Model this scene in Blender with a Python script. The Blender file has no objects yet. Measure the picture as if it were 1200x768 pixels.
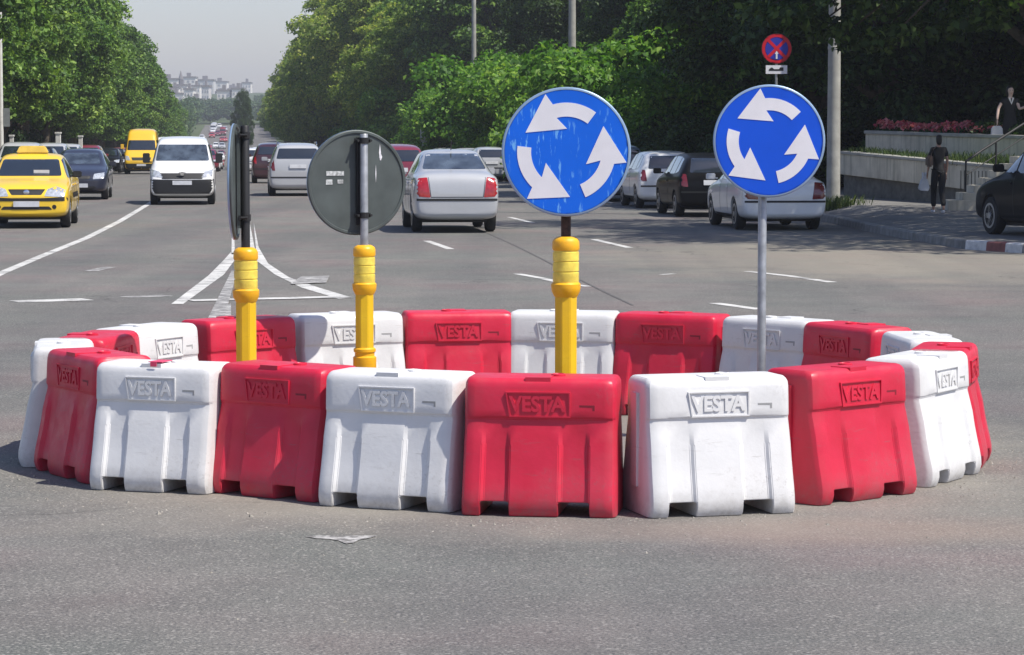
import bpy, bmesh, math, random
import numpy as np
from mathutils import Vector, Matrix
from mathutils.bvhtree import BVHTree
from mathutils.geometry import tessellate_polygon

R = math.radians
PI = math.pi
scene = bpy.context.scene
COL = scene.collection

# ------------------------------------------------------------------ camera
F_PX, EYE, HOR = 3200.0, 1.95, 156.0          # focal length in photo pixels, eye height, horizon row
cam_d = bpy.data.cameras.new('camera')
cam = bpy.data.objects.new('camera', cam_d)
COL.objects.link(cam)
scene.camera = cam
cam_d.sensor_fit = 'HORIZONTAL'
cam_d.sensor_width = 36.0
cam_d.lens = F_PX / 1200.0 * 36.0
cam_d.clip_start = 0.5
cam_d.clip_end = 20000
PITCH = math.atan((384.0 - HOR) / F_PX)
cam.location = (0, 0, EYE)
cam.rotation_euler = (R(90) - PITCH, 0, 0)

# ------------------------------------------------------------------ sky, sun, exposure
SUN_EL = R(57)
SUN_AZ = math.atan2(0.89, -0.455)               # towards +X and back past the camera
world = bpy.data.worlds.new('World')
scene.world = world
world.use_nodes = True
wn = world.node_tree
bg = wn.nodes['Background']
sky = wn.nodes.new('ShaderNodeTexSky')
sky.sky_type = 'NISHITA'
sky.sun_disc = False
sky.sun_elevation = SUN_EL
sky.sun_rotation = SUN_AZ
sky.altitude = 60
sky.air_density = 1.0
sky.dust_density = 0.8
sky.ozone_density = 2.0
tint = wn.nodes.new('ShaderNodeMix'); tint.data_type = 'RGBA'; tint.blend_type = 'MULTIPLY'
tint.inputs[0].default_value = 1.0; tint.inputs[7].default_value = (1.02, .94, 1.01, 1)      # the milky, slightly violet summer sky
wn.links.new(sky.outputs[0], tint.inputs[6]); wn.links.new(tint.outputs[2], bg.inputs[0])
bg.inputs[1].default_value = 0.122
sun_d = bpy.data.lights.new('sun', 'SUN')
sun_d.energy = 4.8
sun_d.angle = R(0.53)
sun_d.color = (1.0, 0.955, 0.86)
sun = bpy.data.objects.new('sun', sun_d)
COL.objects.link(sun)
SL = Vector((math.sin(SUN_AZ) * math.cos(SUN_EL), math.cos(SUN_AZ) * math.cos(SUN_EL), math.sin(SUN_EL)))
sun.rotation_euler = SL.to_track_quat('Z', 'Y').to_euler()
vs = scene.view_settings
vs.view_transform = 'Standard'
vs.look = 'None'
vs.gamma = 1.0
vs.exposure = 0.24
scene.render.engine = 'CYCLES'
scene.cycles.use_denoising = True
scene.cycles.max_bounces = 6
scene.cycles.diffuse_bounces = 3
scene.cycles.transparent_max_bounces = 8
scene.cycles.volume_bounces = 0

# ------------------------------------------------------------------ helpers
TH = math.atan(332.0 / F_PX)                   # the avenue runs this much to the left of the view
U = Vector((-math.sin(TH), math.cos(TH), 0))
V = Vector((math.cos(TH), math.sin(TH), 0))
ZP = [(-100, 0), (95, 0), (160, -.4), (260, -1.6), (400, -3.4), (600, -3.4), (900, 3.0), (1300, 12), (1700, 26), (2200, 34), (3000, 36), (9000, 36)]
def gz(d):
    for (a, za), (b, zb) in zip(ZP, ZP[1:]):
        if d <= b:
            k = max(0, (d - a) / (b - a)); k = k * k * (3 - 2 * k) * .5 + k * .5
            return za + (zb - za) * k
    return ZP[-1][1]
def PT(d, t, z=None):
    """distance ahead d, metres t beside the avenue's reference line"""
    return Vector((t - math.tan(TH) * d, d, gz(d) if z is None else z))
def G(px, py, z=0.0):
    d = (EYE - z) * F_PX / (py - HOR)
    return ((px - 600) / F_PX * d, d)

def tag(o, label=None, cat=None, group=None, kind=None):
    if label: o['label'] = label
    if cat: o['category'] = cat
    if group: o['group'] = group
    if kind: o['kind'] = kind
    return o
def empty(name, loc=(0, 0, 0), rz=0.0):
    o = bpy.data.objects.new(name, None)
    o.empty_display_size = .2
    COL.objects.link(o)
    o.location = loc
    o.rotation_euler = (0, 0, rz)
    return o
def link_mesh(name, me, mat, parent=None, smooth=False, mat2=None):
    o = bpy.data.objects.new(name, me)
    COL.objects.link(o)
    if mat is not None and not me.materials:
        me.materials.append(mat)
        if mat2: me.materials.append(mat2)
    if parent is not None: o.parent = parent
    if smooth:
        me.polygons.foreach_set('use_smooth', [True] * len(me.polygons))
    return o
def sharp(me, ang=35):
    me.polygons.foreach_set('use_smooth', [True] * len(me.polygons))
    try: me.set_sharp_from_angle(angle=R(ang))
    except Exception: pass
class MB:
    def __init__(s):
        s.v = []; s.f = []
    def add(s, vs_, fs):
        n = len(s.v)
        s.v += [tuple(v) for v in vs_]
        s.f += [tuple(i + n for i in f) for f in fs]
        return s
    def box(s, x0, y0, z0, x1, y1, z1):
        v = [(x, y, z) for z in (z0, z1) for y in (y0, y1) for x in (x0, x1)]
        return s.add(v, [(0, 2, 3, 1), (4, 5, 7, 6), (0, 1, 5, 4), (2, 6, 7, 3), (0, 4, 6, 2), (1, 3, 7, 5)])
    def obox(s, c, sx, sy, sz, M=None):
        v = [Vector((x, y, z)) for z in (-sz / 2, sz / 2) for y in (-sy / 2, sy / 2) for x in (-sx / 2, sx / 2)]
        if M is not None: v = [M @ p for p in v]
        v = [p + Vector(c) for p in v]
        return s.add(v, [(0, 2, 3, 1), (4, 5, 7, 6), (0, 1, 5, 4), (2, 6, 7, 3), (0, 4, 6, 2), (1, 3, 7, 5)])
    def lathe(s, prof, n=24, axis='Z', c=(0, 0, 0), a0=0.0, cap=True):
        """prof = [(radius, height)] from the bottom up"""
        vs_ = []
        for r, h in prof:
            for k in range(n):
                a = a0 + 2 * PI * k / n
                x, y = r * math.cos(a), r * math.sin(a)
                p = {'Z': (x, y, h), 'Y': (x, -h, y), 'X': (h, x, y)}[axis]
                vs_.append((p[0] + c[0], p[1] + c[1], p[2] + c[2]))
        fs = []
        for j in range(len(prof) - 1):
            for k in range(n):
                k2 = (k + 1) % n
                fs.append((j * n + k, j * n + k2, (j + 1) * n + k2, (j + 1) * n + k))
        if cap:
            fs.append(tuple(range(n))[::-1]); fs.append(tuple((len(prof) - 1) * n + k for k in range(n)))
        return s.add(vs_, fs)
    def tube(s, pts, rad, n=8):
        pts = [Vector(p) for p in pts]
        if not isinstance(rad, (list, tuple)): rad = [rad] * len(pts)
        vs_ = []
        for i, p in enumerate(pts):
            d = (pts[min(i + 1, len(pts) - 1)] - pts[max(i - 1, 0)]).normalized()
            a = Vector((0, 0, 1)) if abs(d.z) < .9 else Vector((1, 0, 0))
            e1 = d.cross(a).normalized(); e2 = d.cross(e1)
            for k in range(n):
                t = 2 * PI * k / n
                vs_.append(p + rad[i] * (math.cos(t) * e1 + math.sin(t) * e2))
        fs = [(i * n + k, i * n + (k + 1) % n, (i + 1) * n + (k + 1) % n, (i + 1) * n + k) for i in range(len(pts) - 1) for k in range(n)]
        fs.append(tuple(range(n))[::-1]); fs.append(tuple((len(pts) - 1) * n + k for k in range(n)))
        return s.add(vs_, fs)
    def prism(s, poly, h0, h1, frame=None):
        """poly [(a, b)] pushed from h0 to h1; frame maps (a, b, h) to xyz"""
        fr = frame or (lambda a, b, h: (a, b, h))
        n = len(poly)
        v = [fr(a, b, h0) for a, b in poly] + [fr(a, b, h1) for a, b in poly]
        tris = tessellate_polygon([[Vector((a, b, 0)) for a, b in poly]])
        fs = [tuple(t) for t in tris] + [tuple(i + n for i in t)[::-1] for t in tris]
        fs += [(i, (i + 1) % n, n + (i + 1) % n, n + i) for i in range(n)]
        return s.add(v, fs)
    def mesh(s, name, fixn=True):
        me = bpy.data.meshes.new(name)
        me.from_pydata(s.v, [], s.f)
        if fixn:
            bm = bmesh.new(); bm.from_mesh(me)
            bmesh.ops.recalc_face_normals(bm, faces=bm.faces)
            bm.to_mesh(me); bm.free()
        me.update()
        return me
    def build(s, name, mat, parent=None, smooth=None, bevel=0, fixn=True):
        me = s.mesh(name, fixn)
        if bevel:
            bm = bmesh.new(); bm.from_mesh(me)
            es = [e for e in bm.edges if len(e.link_faces) == 2 and e.calc_face_angle(0) > R(35)]
            bmesh.ops.bevel(bm, geom=es, offset=bevel, segments=2, affect='EDGES', clamp_overlap=True)
            bm.to_mesh(me); bm.free()
        o = link_mesh(name, me, mat, parent)
        if smooth: sharp(me, smooth)
        return o
def copy_tree(o, parent=None):
    c = o.copy(); COL.objects.link(c)
    if parent is not None: c.parent = parent
    for ch in o.children: copy_tree(ch, c)
    return c
def children_snapshot_copy(o):
    """copy a thing with its parts and sub-parts"""
    c = o.copy(); COL.objects.link(c)
    for ch in list(o.children):
        d = ch.copy(); COL.objects.link(d); d.parent = c
        for g in list(ch.children):
            e = g.copy(); COL.objects.link(e); e.parent = d
    return c

# ------------------------------------------------------------------ materials
def new_mat(name):
    m = bpy.data.materials.new(name); m.use_nodes = True
    return m, m.node_tree.nodes, m.node_tree.links, m.node_tree.nodes['Principled BSDF']
def noise(n, l, scale, detail=4, rough=.55, coord='Object', dims='3D'):
    tc = n.new('ShaderNodeTexCoord'); t = n.new('ShaderNodeTexNoise')
    t.noise_dimensions = dims
    t.inputs['Scale'].default_value = scale; t.inputs['Detail'].default_value = detail; t.inputs['Roughness'].default_value = rough
    l.new(tc.outputs[coord], t.inputs['Vector'])
    return t.outputs['Fac']
def ramp(n, l, fac, stops):
    r = n.new('ShaderNodeValToRGB')
    while len(r.color_ramp.elements) < len(stops): r.color_ramp.elements.new(.5)
    for e, (p, c) in zip(r.color_ramp.elements, stops):
        e.position = p; e.color = (*c, 1) if len(c) == 3 else c
    l.new(fac, r.inputs[0])
    return r.outputs[0]
def mixc(n, l, fac, a, b, mode='MIX'):
    m = n.new('ShaderNodeMix'); m.data_type = 'RGBA'; m.blend_type = mode
    for s_, v in ((m.inputs[0], fac), (m.inputs[6], a), (m.inputs[7], b)):
        if hasattr(v, 'is_output'): l.new(v, s_)
        elif isinstance(v, (int, float)): s_.default_value = v
        else: s_.default_value = (*v, 1)
    return m.outputs[2]
def mathn(n, l, op, a, b=0.0):
    m = n.new('ShaderNodeMath'); m.operation = op
    for s_, v in zip(m.inputs, (a, b)):
        if hasattr(v, 'is_output'): l.new(v, s_)
        else: s_.default_value = v
    return m.outputs[0]
def maprange(n, l, v, a, b, c, d):
    m = n.new('ShaderNodeMapRange'); l.new(v, m.inputs[0])
    for i, x in enumerate((a, b, c, d)): m.inputs[i + 1].default_value = x
    return m.outputs[0]
def bump(n, l, h, strength, dist, p):
    b = n.new('ShaderNodeBump'); b.inputs['Strength'].default_value = strength; b.inputs['Distance'].default_value = dist
    l.new(h, b.inputs['Height']); l.new(b.outputs[0], p.inputs['Normal'])
_mats = {}
def mat(name, col, rough=.6, metal=0.0, var=.12, scale=6.0, coat=0.0, bumps=0.0, spec=None):
    if name in _mats: return _mats[name]
    m, n, l, p = new_mat(name)
    f = noise(n, l, scale, 5)
    lo = tuple(c * (1 - var) for c in col); hi = tuple(min(1, c * (1 + var)) for c in col)
    l.new(ramp(n, l, f, [(.3, lo), (.7, hi)]), p.inputs['Base Color'])
    p.inputs['Roughness'].default_value = rough
    p.inputs['Metallic'].default_value = metal
    p.inputs['Coat Weight'].default_value = coat
    p.inputs['Coat Roughness'].default_value = .06
    if spec is not None: p.inputs['Specular IOR Level'].default_value = spec
    if bumps: bump(n, l, noise(n, l, scale * 8, 4), bumps, .01, p)
    _mats[name] = m
    return m

def make_asphalt():
    m, n, l, p = new_mat('asphalt')
    big = noise(n, l, .11, 4, .6)
    mid = noise(n, l, 1.3, 5, .6)
    fine = noise(n, l, 75, 3, .8)
    grain = noise(n, l, 210, 2, .7)
    base = ramp(n, l, big, [(.3, (.122, .116, .113)), (.7, (.172, .162, .154))])
    tint = ramp(n, l, noise(n, l, .45, 3, .5), [(.35, (.90, .98, .96)), (.55, (1, 1, 1)), (.7, (1.10, .97, .99))])
    c = mixc(n, l, 1.0, base, tint, 'MULTIPLY')
    c = mixc(n, l, .6, c, ramp(n, l, mid, [(.25, (.74, .74, .75)), (.6, (1.12, 1.12, 1.11))]), 'MULTIPLY')
    c = mixc(n, l, 1.0, c, ramp(n, l, fine, [(.3, (.36, .36, .37)), (.5, (1, 1, 1)), (.7, (1.9, 1.83, 1.76))]), 'MULTIPLY')
    c = mixc(n, l, .8, c, ramp(n, l, grain, [(.3, (.7, .7, .7)), (.7, (1.3, 1.3, 1.3))]), 'MULTIPLY')
    # pale stone chips
    tc = n.new('ShaderNodeTexCoord'); vo = n.new('ShaderNodeTexVoronoi'); vo.inputs['Scale'].default_value = 85
    l.new(tc.outputs['Object'], vo.inputs['Vector'])
    sep = n.new('ShaderNodeSeparateColor'); l.new(vo.outputs['Color'], sep.inputs[0])
    chip = maprange(n, l, sep.outputs[0], .86, .95, 0, .55)
    c = mixc(n, l, chip, c, (.36, .34, .32))
    chip2 = maprange(n, l, sep.outputs[1], .88, .96, 0, .6)
    c = mixc(n, l, chip2, c, (.06, .06, .065))
    # sandy dust lying round the barriers and by the kerb
    sx = n.new('ShaderNodeSeparateXYZ'); l.new(tc.outputs['Object'], sx.inputs[0])
    wob = noise(n, l, .55, 5, .62)
    def blob(cx, cy, rx, ry, inner, outer):
        a = mathn(n, l, 'DIVIDE', mathn(n, l, 'SUBTRACT', sx.outputs[0], cx), rx)
        b = mathn(n, l, 'DIVIDE', mathn(n, l, 'SUBTRACT', sx.outputs[1], cy), ry)
        r2 = mathn(n, l, 'SQRT', mathn(n, l, 'ADD', mathn(n, l, 'MULTIPLY', a, a), mathn(n, l, 'MULTIPLY', b, b)))
        return maprange(n, l, mathn(n, l, 'ADD', r2, mathn(n, l, 'MULTIPLY', mathn(n, l, 'SUBTRACT', wob, .5), 1.1)), inner, outer, 1, 0)
    d1 = mathn(n, l, 'MULTIPLY', blob(0, 16.6, 3.3, 3.5, .72, 1.12), .5)
    c = mixc(n, l, d1, c, (.29, .262, .225))
    d2 = mathn(n, l, 'MULTIPLY', blob(5.6, 43, 4.4, 8.5, .55, 1.1), .5)
    c = mixc(n, l, d2, c, (.30, .268, .218))
    d3 = mathn(n, l, 'MULTIPLY', blob(1.6, 13.3, 1.5, .55, .4, 1.1), .34)
    c = mixc(n, l, d3, c, (.33, .24, .19))
    # dark tyre streaks along the lanes
    mp = n.new('ShaderNodeMapping'); mp.inputs['Rotation'].default_value = (0, 0, -TH); mp.inputs['Scale'].default_value = (.62, .02, 1)
    l.new(tc.outputs['Object'], mp.inputs['Vector'])
    st = n.new('ShaderNodeTexNoise'); st.inputs['Scale'].default_value = 1.0; st.inputs['Detail'].default_value = 4
    l.new(mp.outputs[0], st.inputs['Vector'])
    c = mixc(n, l, .7, c, ramp(n, l, st.outputs['Fac'], [(.36, (.8, .8, .82)), (.55, (1.04, 1.03, 1.0))]), 'MULTIPLY')
    c = mixc(n, l, mathn(n, l, 'MULTIPLY', maprange(n, l, noise(n, l, .9, 3, .5), .60, .70, 0, .22), maprange(n, l, noise(n, l, 9, 4, .7), .35, .6, .4, 1)), c, (.06, .058, .058))
    # cracks
    vc = n.new('ShaderNodeTexVoronoi'); vc.feature = 'DISTANCE_TO_EDGE'; vc.inputs['Scale'].default_value = .11
    mp2 = n.new('ShaderNodeVectorMath'); mp2.operation = 'ADD'
    nz = n.new('ShaderNodeTexNoise'); nz.inputs['Scale'].default_value = .8; nz.inputs['Detail'].default_value = 6
    l.new(tc.outputs['Object'], nz.inputs['Vector'])
    sc_ = n.new('ShaderNodeVectorMath'); sc_.operation = 'SCALE'; sc_.inputs[3].default_value = 2.2
    l.new(nz.outputs['Color'], sc_.inputs[0]); l.new(tc.outputs['Object'], mp2.inputs[0]); l.new(sc_.outputs[0], mp2.inputs[1])
    l.new(mp2.outputs[0], vc.inputs['Vector'])
    cr = maprange(n, l, vc.outputs['Distance'], 0.0008, .0028, .6, 0)
    cr = mathn(n, l, 'MULTIPLY', cr, maprange(n, l, noise(n, l, .3, 2), .46, .56, 0, 1))
    c = mixc(n, l, cr, c, (.05, .047, .045))
    l.new(c, p.inputs['Base Color'])
    p.inputs['Roughness'].default_value = .88
    p.inputs['Specular IOR Level'].default_value = .35
    bump(n, l, mathn(n, l, 'ADD', fine, mathn(n, l, 'MULTIPLY', grain, .5)), .35, .006, p)
    return m
M_ASPHALT = make_asphalt()

def make_paint():
    m, n, l, p = new_mat('road_paint')
    f = noise(n, l, 2.2, 6, .7); g = noise(n, l, 60, 3, .7)
    w = mathn(n, l, 'ADD', mathn(n, l, 'MULTIPLY', f, .65), mathn(n, l, 'MULTIPLY', g, .35))
    l.new(ramp(n, l, w, [(.39, (.17, .165, .16)), (.47, (.48, .47, .45)), (.6, (.70, .69, .66))]), p.inputs['Base Color'])
    p.inputs['Roughness'].default_value = .7
    return m
M_PAINT = make_paint()
def make_worn():
    m, n, l, p = new_mat('worn_paint')
    f = noise(n, l, 5.0, 6, .75)
    l.new(ramp(n, l, f, [(.42, (.165, .158, .152)), (.52, (.30, .29, .28)), (.66, (.6, .59, .57))]), p.inputs['Base Color'])
    p.inputs['Roughness'].default_value = .75
    return m
M_WORN = make_worn()
def make_streak():
    m, n, l, p = new_mat('streak_paint')
    f = noise(n, l, 13.0, 6, .7)
    l.new(ramp(n, l, f, [(.44, (.155, .148, .142)), (.54, (.40, .39, .375)), (.66, (.55, .54, .52))]), p.inputs['Base Color'])
    p.inputs['Roughness'].default_value = .75
    return m
M_STREAK = make_streak()

def make_plastic(name, c_lo, c_hi, dirt, rough=.42):
    m, n, l, p = new_mat(name)
    oi = n.new('ShaderNodeObjectInfo')
    f = noise(n, l, 3.2, 5, .6)
    c = ramp(n, l, f, [(.3, c_lo), (.7, c_hi)])
    c = mixc(n, l, 1.0, c, ramp(n, l, oi.outputs['Random'], [(0, (.93, .93, .93)), (1, (1.04, 1.03, 1.03))]), 'MULTIPLY')
    # scuffs: long thin scratches and grime spots, denser at the feet where tyres splash
    tc = n.new('ShaderNodeTexCoord'); mp = n.new('ShaderNodeMapping'); mp.inputs['Scale'].default_value = (6, 6, 55); mp.inputs['Rotation'].default_value = (.1, .35, 0)
    l.new(tc.outputs['Object'], mp.inputs['Vector'])
    sn = n.new('ShaderNodeTexNoise'); sn.inputs['Scale'].default_value = 1.0; sn.inputs['Detail'].default_value = 5; sn.inputs['Roughness'].default_value = .7
    l.new(mp.outputs[0], sn.inputs['Vector'])
    scuff = maprange(n, l, sn.outputs['Fac'], .61, .71, 0, .6)
    sx = n.new('ShaderNodeSeparateXYZ'); l.new(tc.outputs['Object'], sx.inputs[0])
    low = maprange(n, l, sx.outputs[2], .02, .17, .95, 0)
    gr = mathn(n, l, 'MULTIPLY', low, maprange(n, l, noise(n, l, 14, 6, .75), .36, .66, .1, .8))
    band = maprange(n, l, noise(n, l, 2.3, 5, .6), .50, .75, 0, .34)
    rub = mathn(n, l, 'MULTIPLY', maprange(n, l, noise(n, l, 1.7, 3), .50, .62, 0, 1), maprange(n, l, noise(n, l, 38, 5, .8), .50, .64, 0, .55))
    tot = mathn(n, l, 'MAXIMUM', mathn(n, l, 'MAXIMUM', scuff, gr), mathn(n, l, 'MAXIMUM', band, rub))
    l.new(mixc(n, l, tot, c, dirt), p.inputs['Base Color'])
    l.new(ramp(n, l, noise(n, l, 9, 4), [(.3, (rough - .08,) * 3), (.7, (rough + .15,) * 3)]), p.inputs['Roughness'])
    p.inputs['Subsurface Weight'].default_value = 0.0
    bump(n, l, mathn(n, l, 'ADD', noise(n, l, 40, 4), mathn(n, l, 'MULTIPLY', noise(n, l, 5.5, 2), 1.2)), .12, .008, p)
    return m
M_RED = make_plastic('red_plastic', (.55, .011, .038), (.67, .019, .062), (.33, .10, .11))
M_WHITE = make_plastic('white_plastic', (.66, .66, .66), (.74, .74, .74), (.42, .40, .375))
M_REDL = mat('red_plastic_cap', (.75, .06, .14), .5)
M_WHITEL = mat('white_plastic_cap', (.62, .62, .6), .5)

def sign_blue(name, c, scratch):
    m, n, l, p = new_mat(name)
    base = ramp(n, l, noise(n, l, 3, 4), [(.3, tuple(x * .92 for x in c)), (.7, tuple(x * 1.08 for x in c))])
    if scratch:
        tc = n.new('ShaderNodeTexCoord'); mp = n.new('ShaderNodeMapping'); mp.inputs['Scale'].default_value = (34, 1, 7); mp.inputs['Rotation'].default_value = (0, -.12, 0)
        l.new(tc.outputs['Object'], mp.inputs['Vector'])
        t = n.new('ShaderNodeTexNoise'); t.inputs['Scale'].default_value = 1.3; t.inputs['Detail'].default_value = 5; t.inputs['Roughness'].default_value = .62
        l.new(mp.outputs[0], t.inputs['Vector'])
        k = mathn(n, l, 'MULTIPLY', maprange(n, l, t.outputs['Fac'], .565, .64, 0, .8), maprange(n, l, noise(n, l, 3.1, 2), .46, .56, 0, 1))
        base = mixc(n, l, k, base, (.20, .52, .92))
    l.new(base, p.inputs['Base Color'])
    p.inputs['Roughness'].default_value = .38
    p.inputs['Specular IOR Level'].default_value = .35
    return m
M_BLUE1 = sign_blue('sign_blue', (.004, .135, .74), True)
M_BLUE2 = sign_blue('sign_blue_deep', (.004, .088, .66), False)
M_SIGNW = mat('sign_white', (.80, .79, .82), .45, var=.06)
M_SIGNB = mat('sign_back', (.082, .098, .096), .55, .2, var=.25, scale=5)
M_ALU = mat('rim_metal', (.30, .42, .58), .35, .3)
M_GALV = mat('galvanised_steel', (.36, .37, .38), .45, .55, var=.25, scale=14)
M_BLACKM = mat('black_bracket_and_shadow', (.015, .015, .016), .5)
M_RUST = mat('rusty_steel', (.06, .032, .022), .8, .1, var=.6, scale=30)
M_YEL = make_plastic('yellow_plastic', (.78, .46, .008), (.88, .56, .012), (.42, .24, .04), .4)
M_YELB = mat('yellow_reflective_band', (.86, .66, .10), .3, var=.2, scale=20)
M_ORNG = make_plastic('orange_collar', (.84, .40, .006), (.90, .48, .01), (.4, .2, .05), .4)
M_RUBBER = mat('tyre_rubber', (.017, .017, .018), .85)
M_RIM = mat('alloy_rim', (.50, .51, .52), .32, .7)
M_DARK = mat('black_trim', (.014, .014, .015), .55)
M_GLASS = mat('car_glass', (.014, .020, .028), .06, 0, coat=1.0, spec=.9)
M_GLASSL = mat('car_glass_grey_highlights', (.05, .065, .085), .08, 0, coat=1.0, spec=.9, var=.9, scale=2.6)  # strong tone patches stand in for highlights and figures in the glass
M_PLATE = mat('number_plate', (.62, .63, .66), .5)
M_PLATEB = mat('plate_band', (.02, .06, .4), .5)
M_HEAD = mat('headlamp_glass', (.55, .58, .62), .12, .35, coat=1.0, var=.35, scale=14)
M_TAIL = mat('tail_lamp_red', (.40, .010, .016), .2, 0, coat=1.0, var=.3, scale=12)
M_TAILD = mat('tail_lamp_dark', (.16, .008, .012), .2, 0, coat=1.0)
M_AMBER = mat('amber_lamp', (.75, .2, .01), .2, coat=1.0)
M_CHROME = mat('chrome', (.72, .73, .75), .15, 1.0)
M_CONC = mat('concrete', (.34, .335, .31), .85, var=.22, scale=3.0, bumps=.3)
M_STONE = mat('white_post_paint', (.62, .61, .57), .8, var=.15)
M_KERB = mat('kerb_stone', (.22, .215, .205), .85, var=.3, scale=4, bumps=.4)
M_KERBW = mat('kerb_white_paint', (.60, .59, .57), .8, var=.22, scale=9)
M_KERBR = mat('kerb_red_paint', (.23, .085, .075), .8, var=.25, scale=9)
def make_planter():
    m, n, l, p = new_mat('weathered_render')
    c = ramp(n, l, noise(n, l, 1.6, 6, .65), [(.3, (.47, .43, .35)), (.65, (.66, .61, .50))])
    tc = n.new('ShaderNodeTexCoord'); mp = n.new('ShaderNodeMapping'); mp.inputs['Scale'].default_value = (9, 9, .6)
    l.new(tc.outputs['Object'], mp.inputs['Vector'])
    t = n.new('ShaderNodeTexNoise'); t.inputs['Scale'].default_value = 1; t.inputs['Detail'].default_value = 5
    l.new(mp.outputs[0], t.inputs['Vector'])
    c = mixc(n, l, maprange(n, l, t.outputs['Fac'], .5, .68, 0, .5), c, (.24, .23, .18))
    l.new(c, p.inputs['Base Color']); p.inputs['Roughness'].default_value = .9
    return m
M_PLANTER = make_planter()
M_PAVE = mat('pavement_asphalt', (.175, .168, .16), .9, var=.2, scale=1.2, bumps=.3)
def make_soil():
    m, n, l, p = new_mat('grass_soil')
    c = ramp(n, l, noise(n, l, .6, 6, .7), [(.3, (.04, .065, .02)), (.55, (.07, .10, .03)), (.75, (.13, .11, .06))])
    l.new(c, p.inputs['Base Color']); p.inputs['Roughness'].default_value = 1
    return m
M_SOIL = make_soil()
M_BARK = mat('bark', (.085, .068, .05), .95, var=.4, scale=9, bumps=.8)
M_SKIN = mat('skin', (.44, .26, .19), .55, var=.06)
M_BLACKC = mat('black_cloth', (.012, .012, .014), .85)
M_HAIR = mat('dark_hair', (.010, .008, .007), .5)
M_WHITEC = mat('white_cloth', (.62, .62, .64), .8)
M_BROWNL = mat('brown_leather', (.12, .075, .055), .5)

def leaf_mat(name, cols, trans=.35):
    m, n, l, p = new_mat(name)
    g = n.new('ShaderNodeNewGeometry')
    c = ramp(n, l, g.outputs['Random Per Island'], [(i / (len(cols) - 1), c) for i, c in enumerate(cols)])
    oi = n.new('ShaderNodeObjectInfo')
    c = mixc(n, l, 1.0, c, ramp(n, l, oi.outputs['Random'], [(0, (.82, .9, .8)), (.5, (1, 1, 1)), (1, (1.2, 1.1, .95))]), 'MULTIPLY')
    big = noise(n, l, .45, 3, .6)
    c = mixc(n, l, 1.0, c, ramp(n, l, big, [(.35, (.8, .86, .85)), (.65, (1.2, 1.15, .95))]), 'MULTIPLY')
    l.new(c, p.inputs['Base Color'])
    p.inputs['Roughness'].default_value = .55
    p.inputs['Specular IOR Level'].default_value = .3
    tr = n.new('ShaderNodeBsdfTranslucent'); l.new(mixc(n, l, 1.0, c, (1.5, 1.6, .7), 'MULTIPLY'), tr.inputs[0])
    mx = n.new('ShaderNodeMixShader'); mx.inputs[0].default_value = trans
    out = n['Material Output']
    l.new(p.outputs[0], mx.inputs[1]); l.new(tr.outputs[0], mx.inputs[2]); l.new(mx.outputs[0], out.inputs[0])
    return m
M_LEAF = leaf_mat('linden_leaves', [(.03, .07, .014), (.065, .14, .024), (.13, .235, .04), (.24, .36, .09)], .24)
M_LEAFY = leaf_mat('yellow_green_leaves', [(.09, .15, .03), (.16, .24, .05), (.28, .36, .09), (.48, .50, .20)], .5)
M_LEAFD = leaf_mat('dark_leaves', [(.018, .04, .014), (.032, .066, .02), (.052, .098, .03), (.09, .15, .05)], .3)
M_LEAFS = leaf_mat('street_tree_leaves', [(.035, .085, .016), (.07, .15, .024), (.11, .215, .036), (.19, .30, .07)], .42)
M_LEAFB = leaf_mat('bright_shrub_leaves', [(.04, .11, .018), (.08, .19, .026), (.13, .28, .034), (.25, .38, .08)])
M_CYP = leaf_mat('cypress_leaves', [(.010, .018, .014), (.018, .028, .018), (.028, .04, .024)], .1)
M_FAR = leaf_mat('valley_leaves', [(.03, .07, .03), (.05, .10, .04), (.075, .13, .05)], .25)

def curved_sheet(name, d0, d1, nd, t0f, t1f, nt, m, dz=0.0):
    b = MB(); rows = []
    ds = [d0 + (d1 - d0) * (i / nd) ** 1.6 for i in range(nd + 1)]
    for d in ds:
        for j in range(nt + 1):
            k = j / nt
            t = t0f(d) * (1 - k) + t1f(d) * k
            p = PT(d, t); b.v.append((p.x, p.y, p.z + dz))
    for i in range(nd):
        for j in range(nt):
            a = i * (nt + 1) + j
            b.f.append((a, a + 1, a + nt + 2, a + nt + 1))
    return tag(b.build(name, m, fixn=False, smooth=60), kind='structure')

# ------------------------------------------------------------------ ground, road, pavements
curved_sheet('ground', -30, 3200, 90, lambda d: -600 , lambda d: 900, 8, M_SOIL, -.06)
# crossing and avenue in one asphalt sheet: wide up to 60 m, then the avenue between its kerbs
EDGE_L = -8.4
EDGE_R = 13.1
b = MB()
ds = [-20, 0, 20, 40, 55, 62]
pts = []
for d in ds:
    for x in (-120, -60, -20, -8, 0, 8, 20, 60, 120): pts.append((x, d, 0))
b.v += pts
for i in range(len(ds) - 1):
    for j in range(8):
        a = i * 9 + j; b.f.append((a, a + 1, a + 10, a + 9))
n0 = len(b.v)
ds2 = [62 + (1000 - 62) * (i / 60) ** 1.7 for i in range(61)]
for d in ds2:
    for k in range(5):
        p = PT(d, EDGE_L + (EDGE_R + .2 - EDGE_L) * k / 4); b.v.append((p.x, p.y, p.z))
for i in range(60):
    for j in range(4):
        a = n0 + i * 5 + j; b.f.append((a, a + 1, a + 6, a + 5))
tag(b.build('road', M_ASPHALT, fixn=False), kind='structure')

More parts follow.
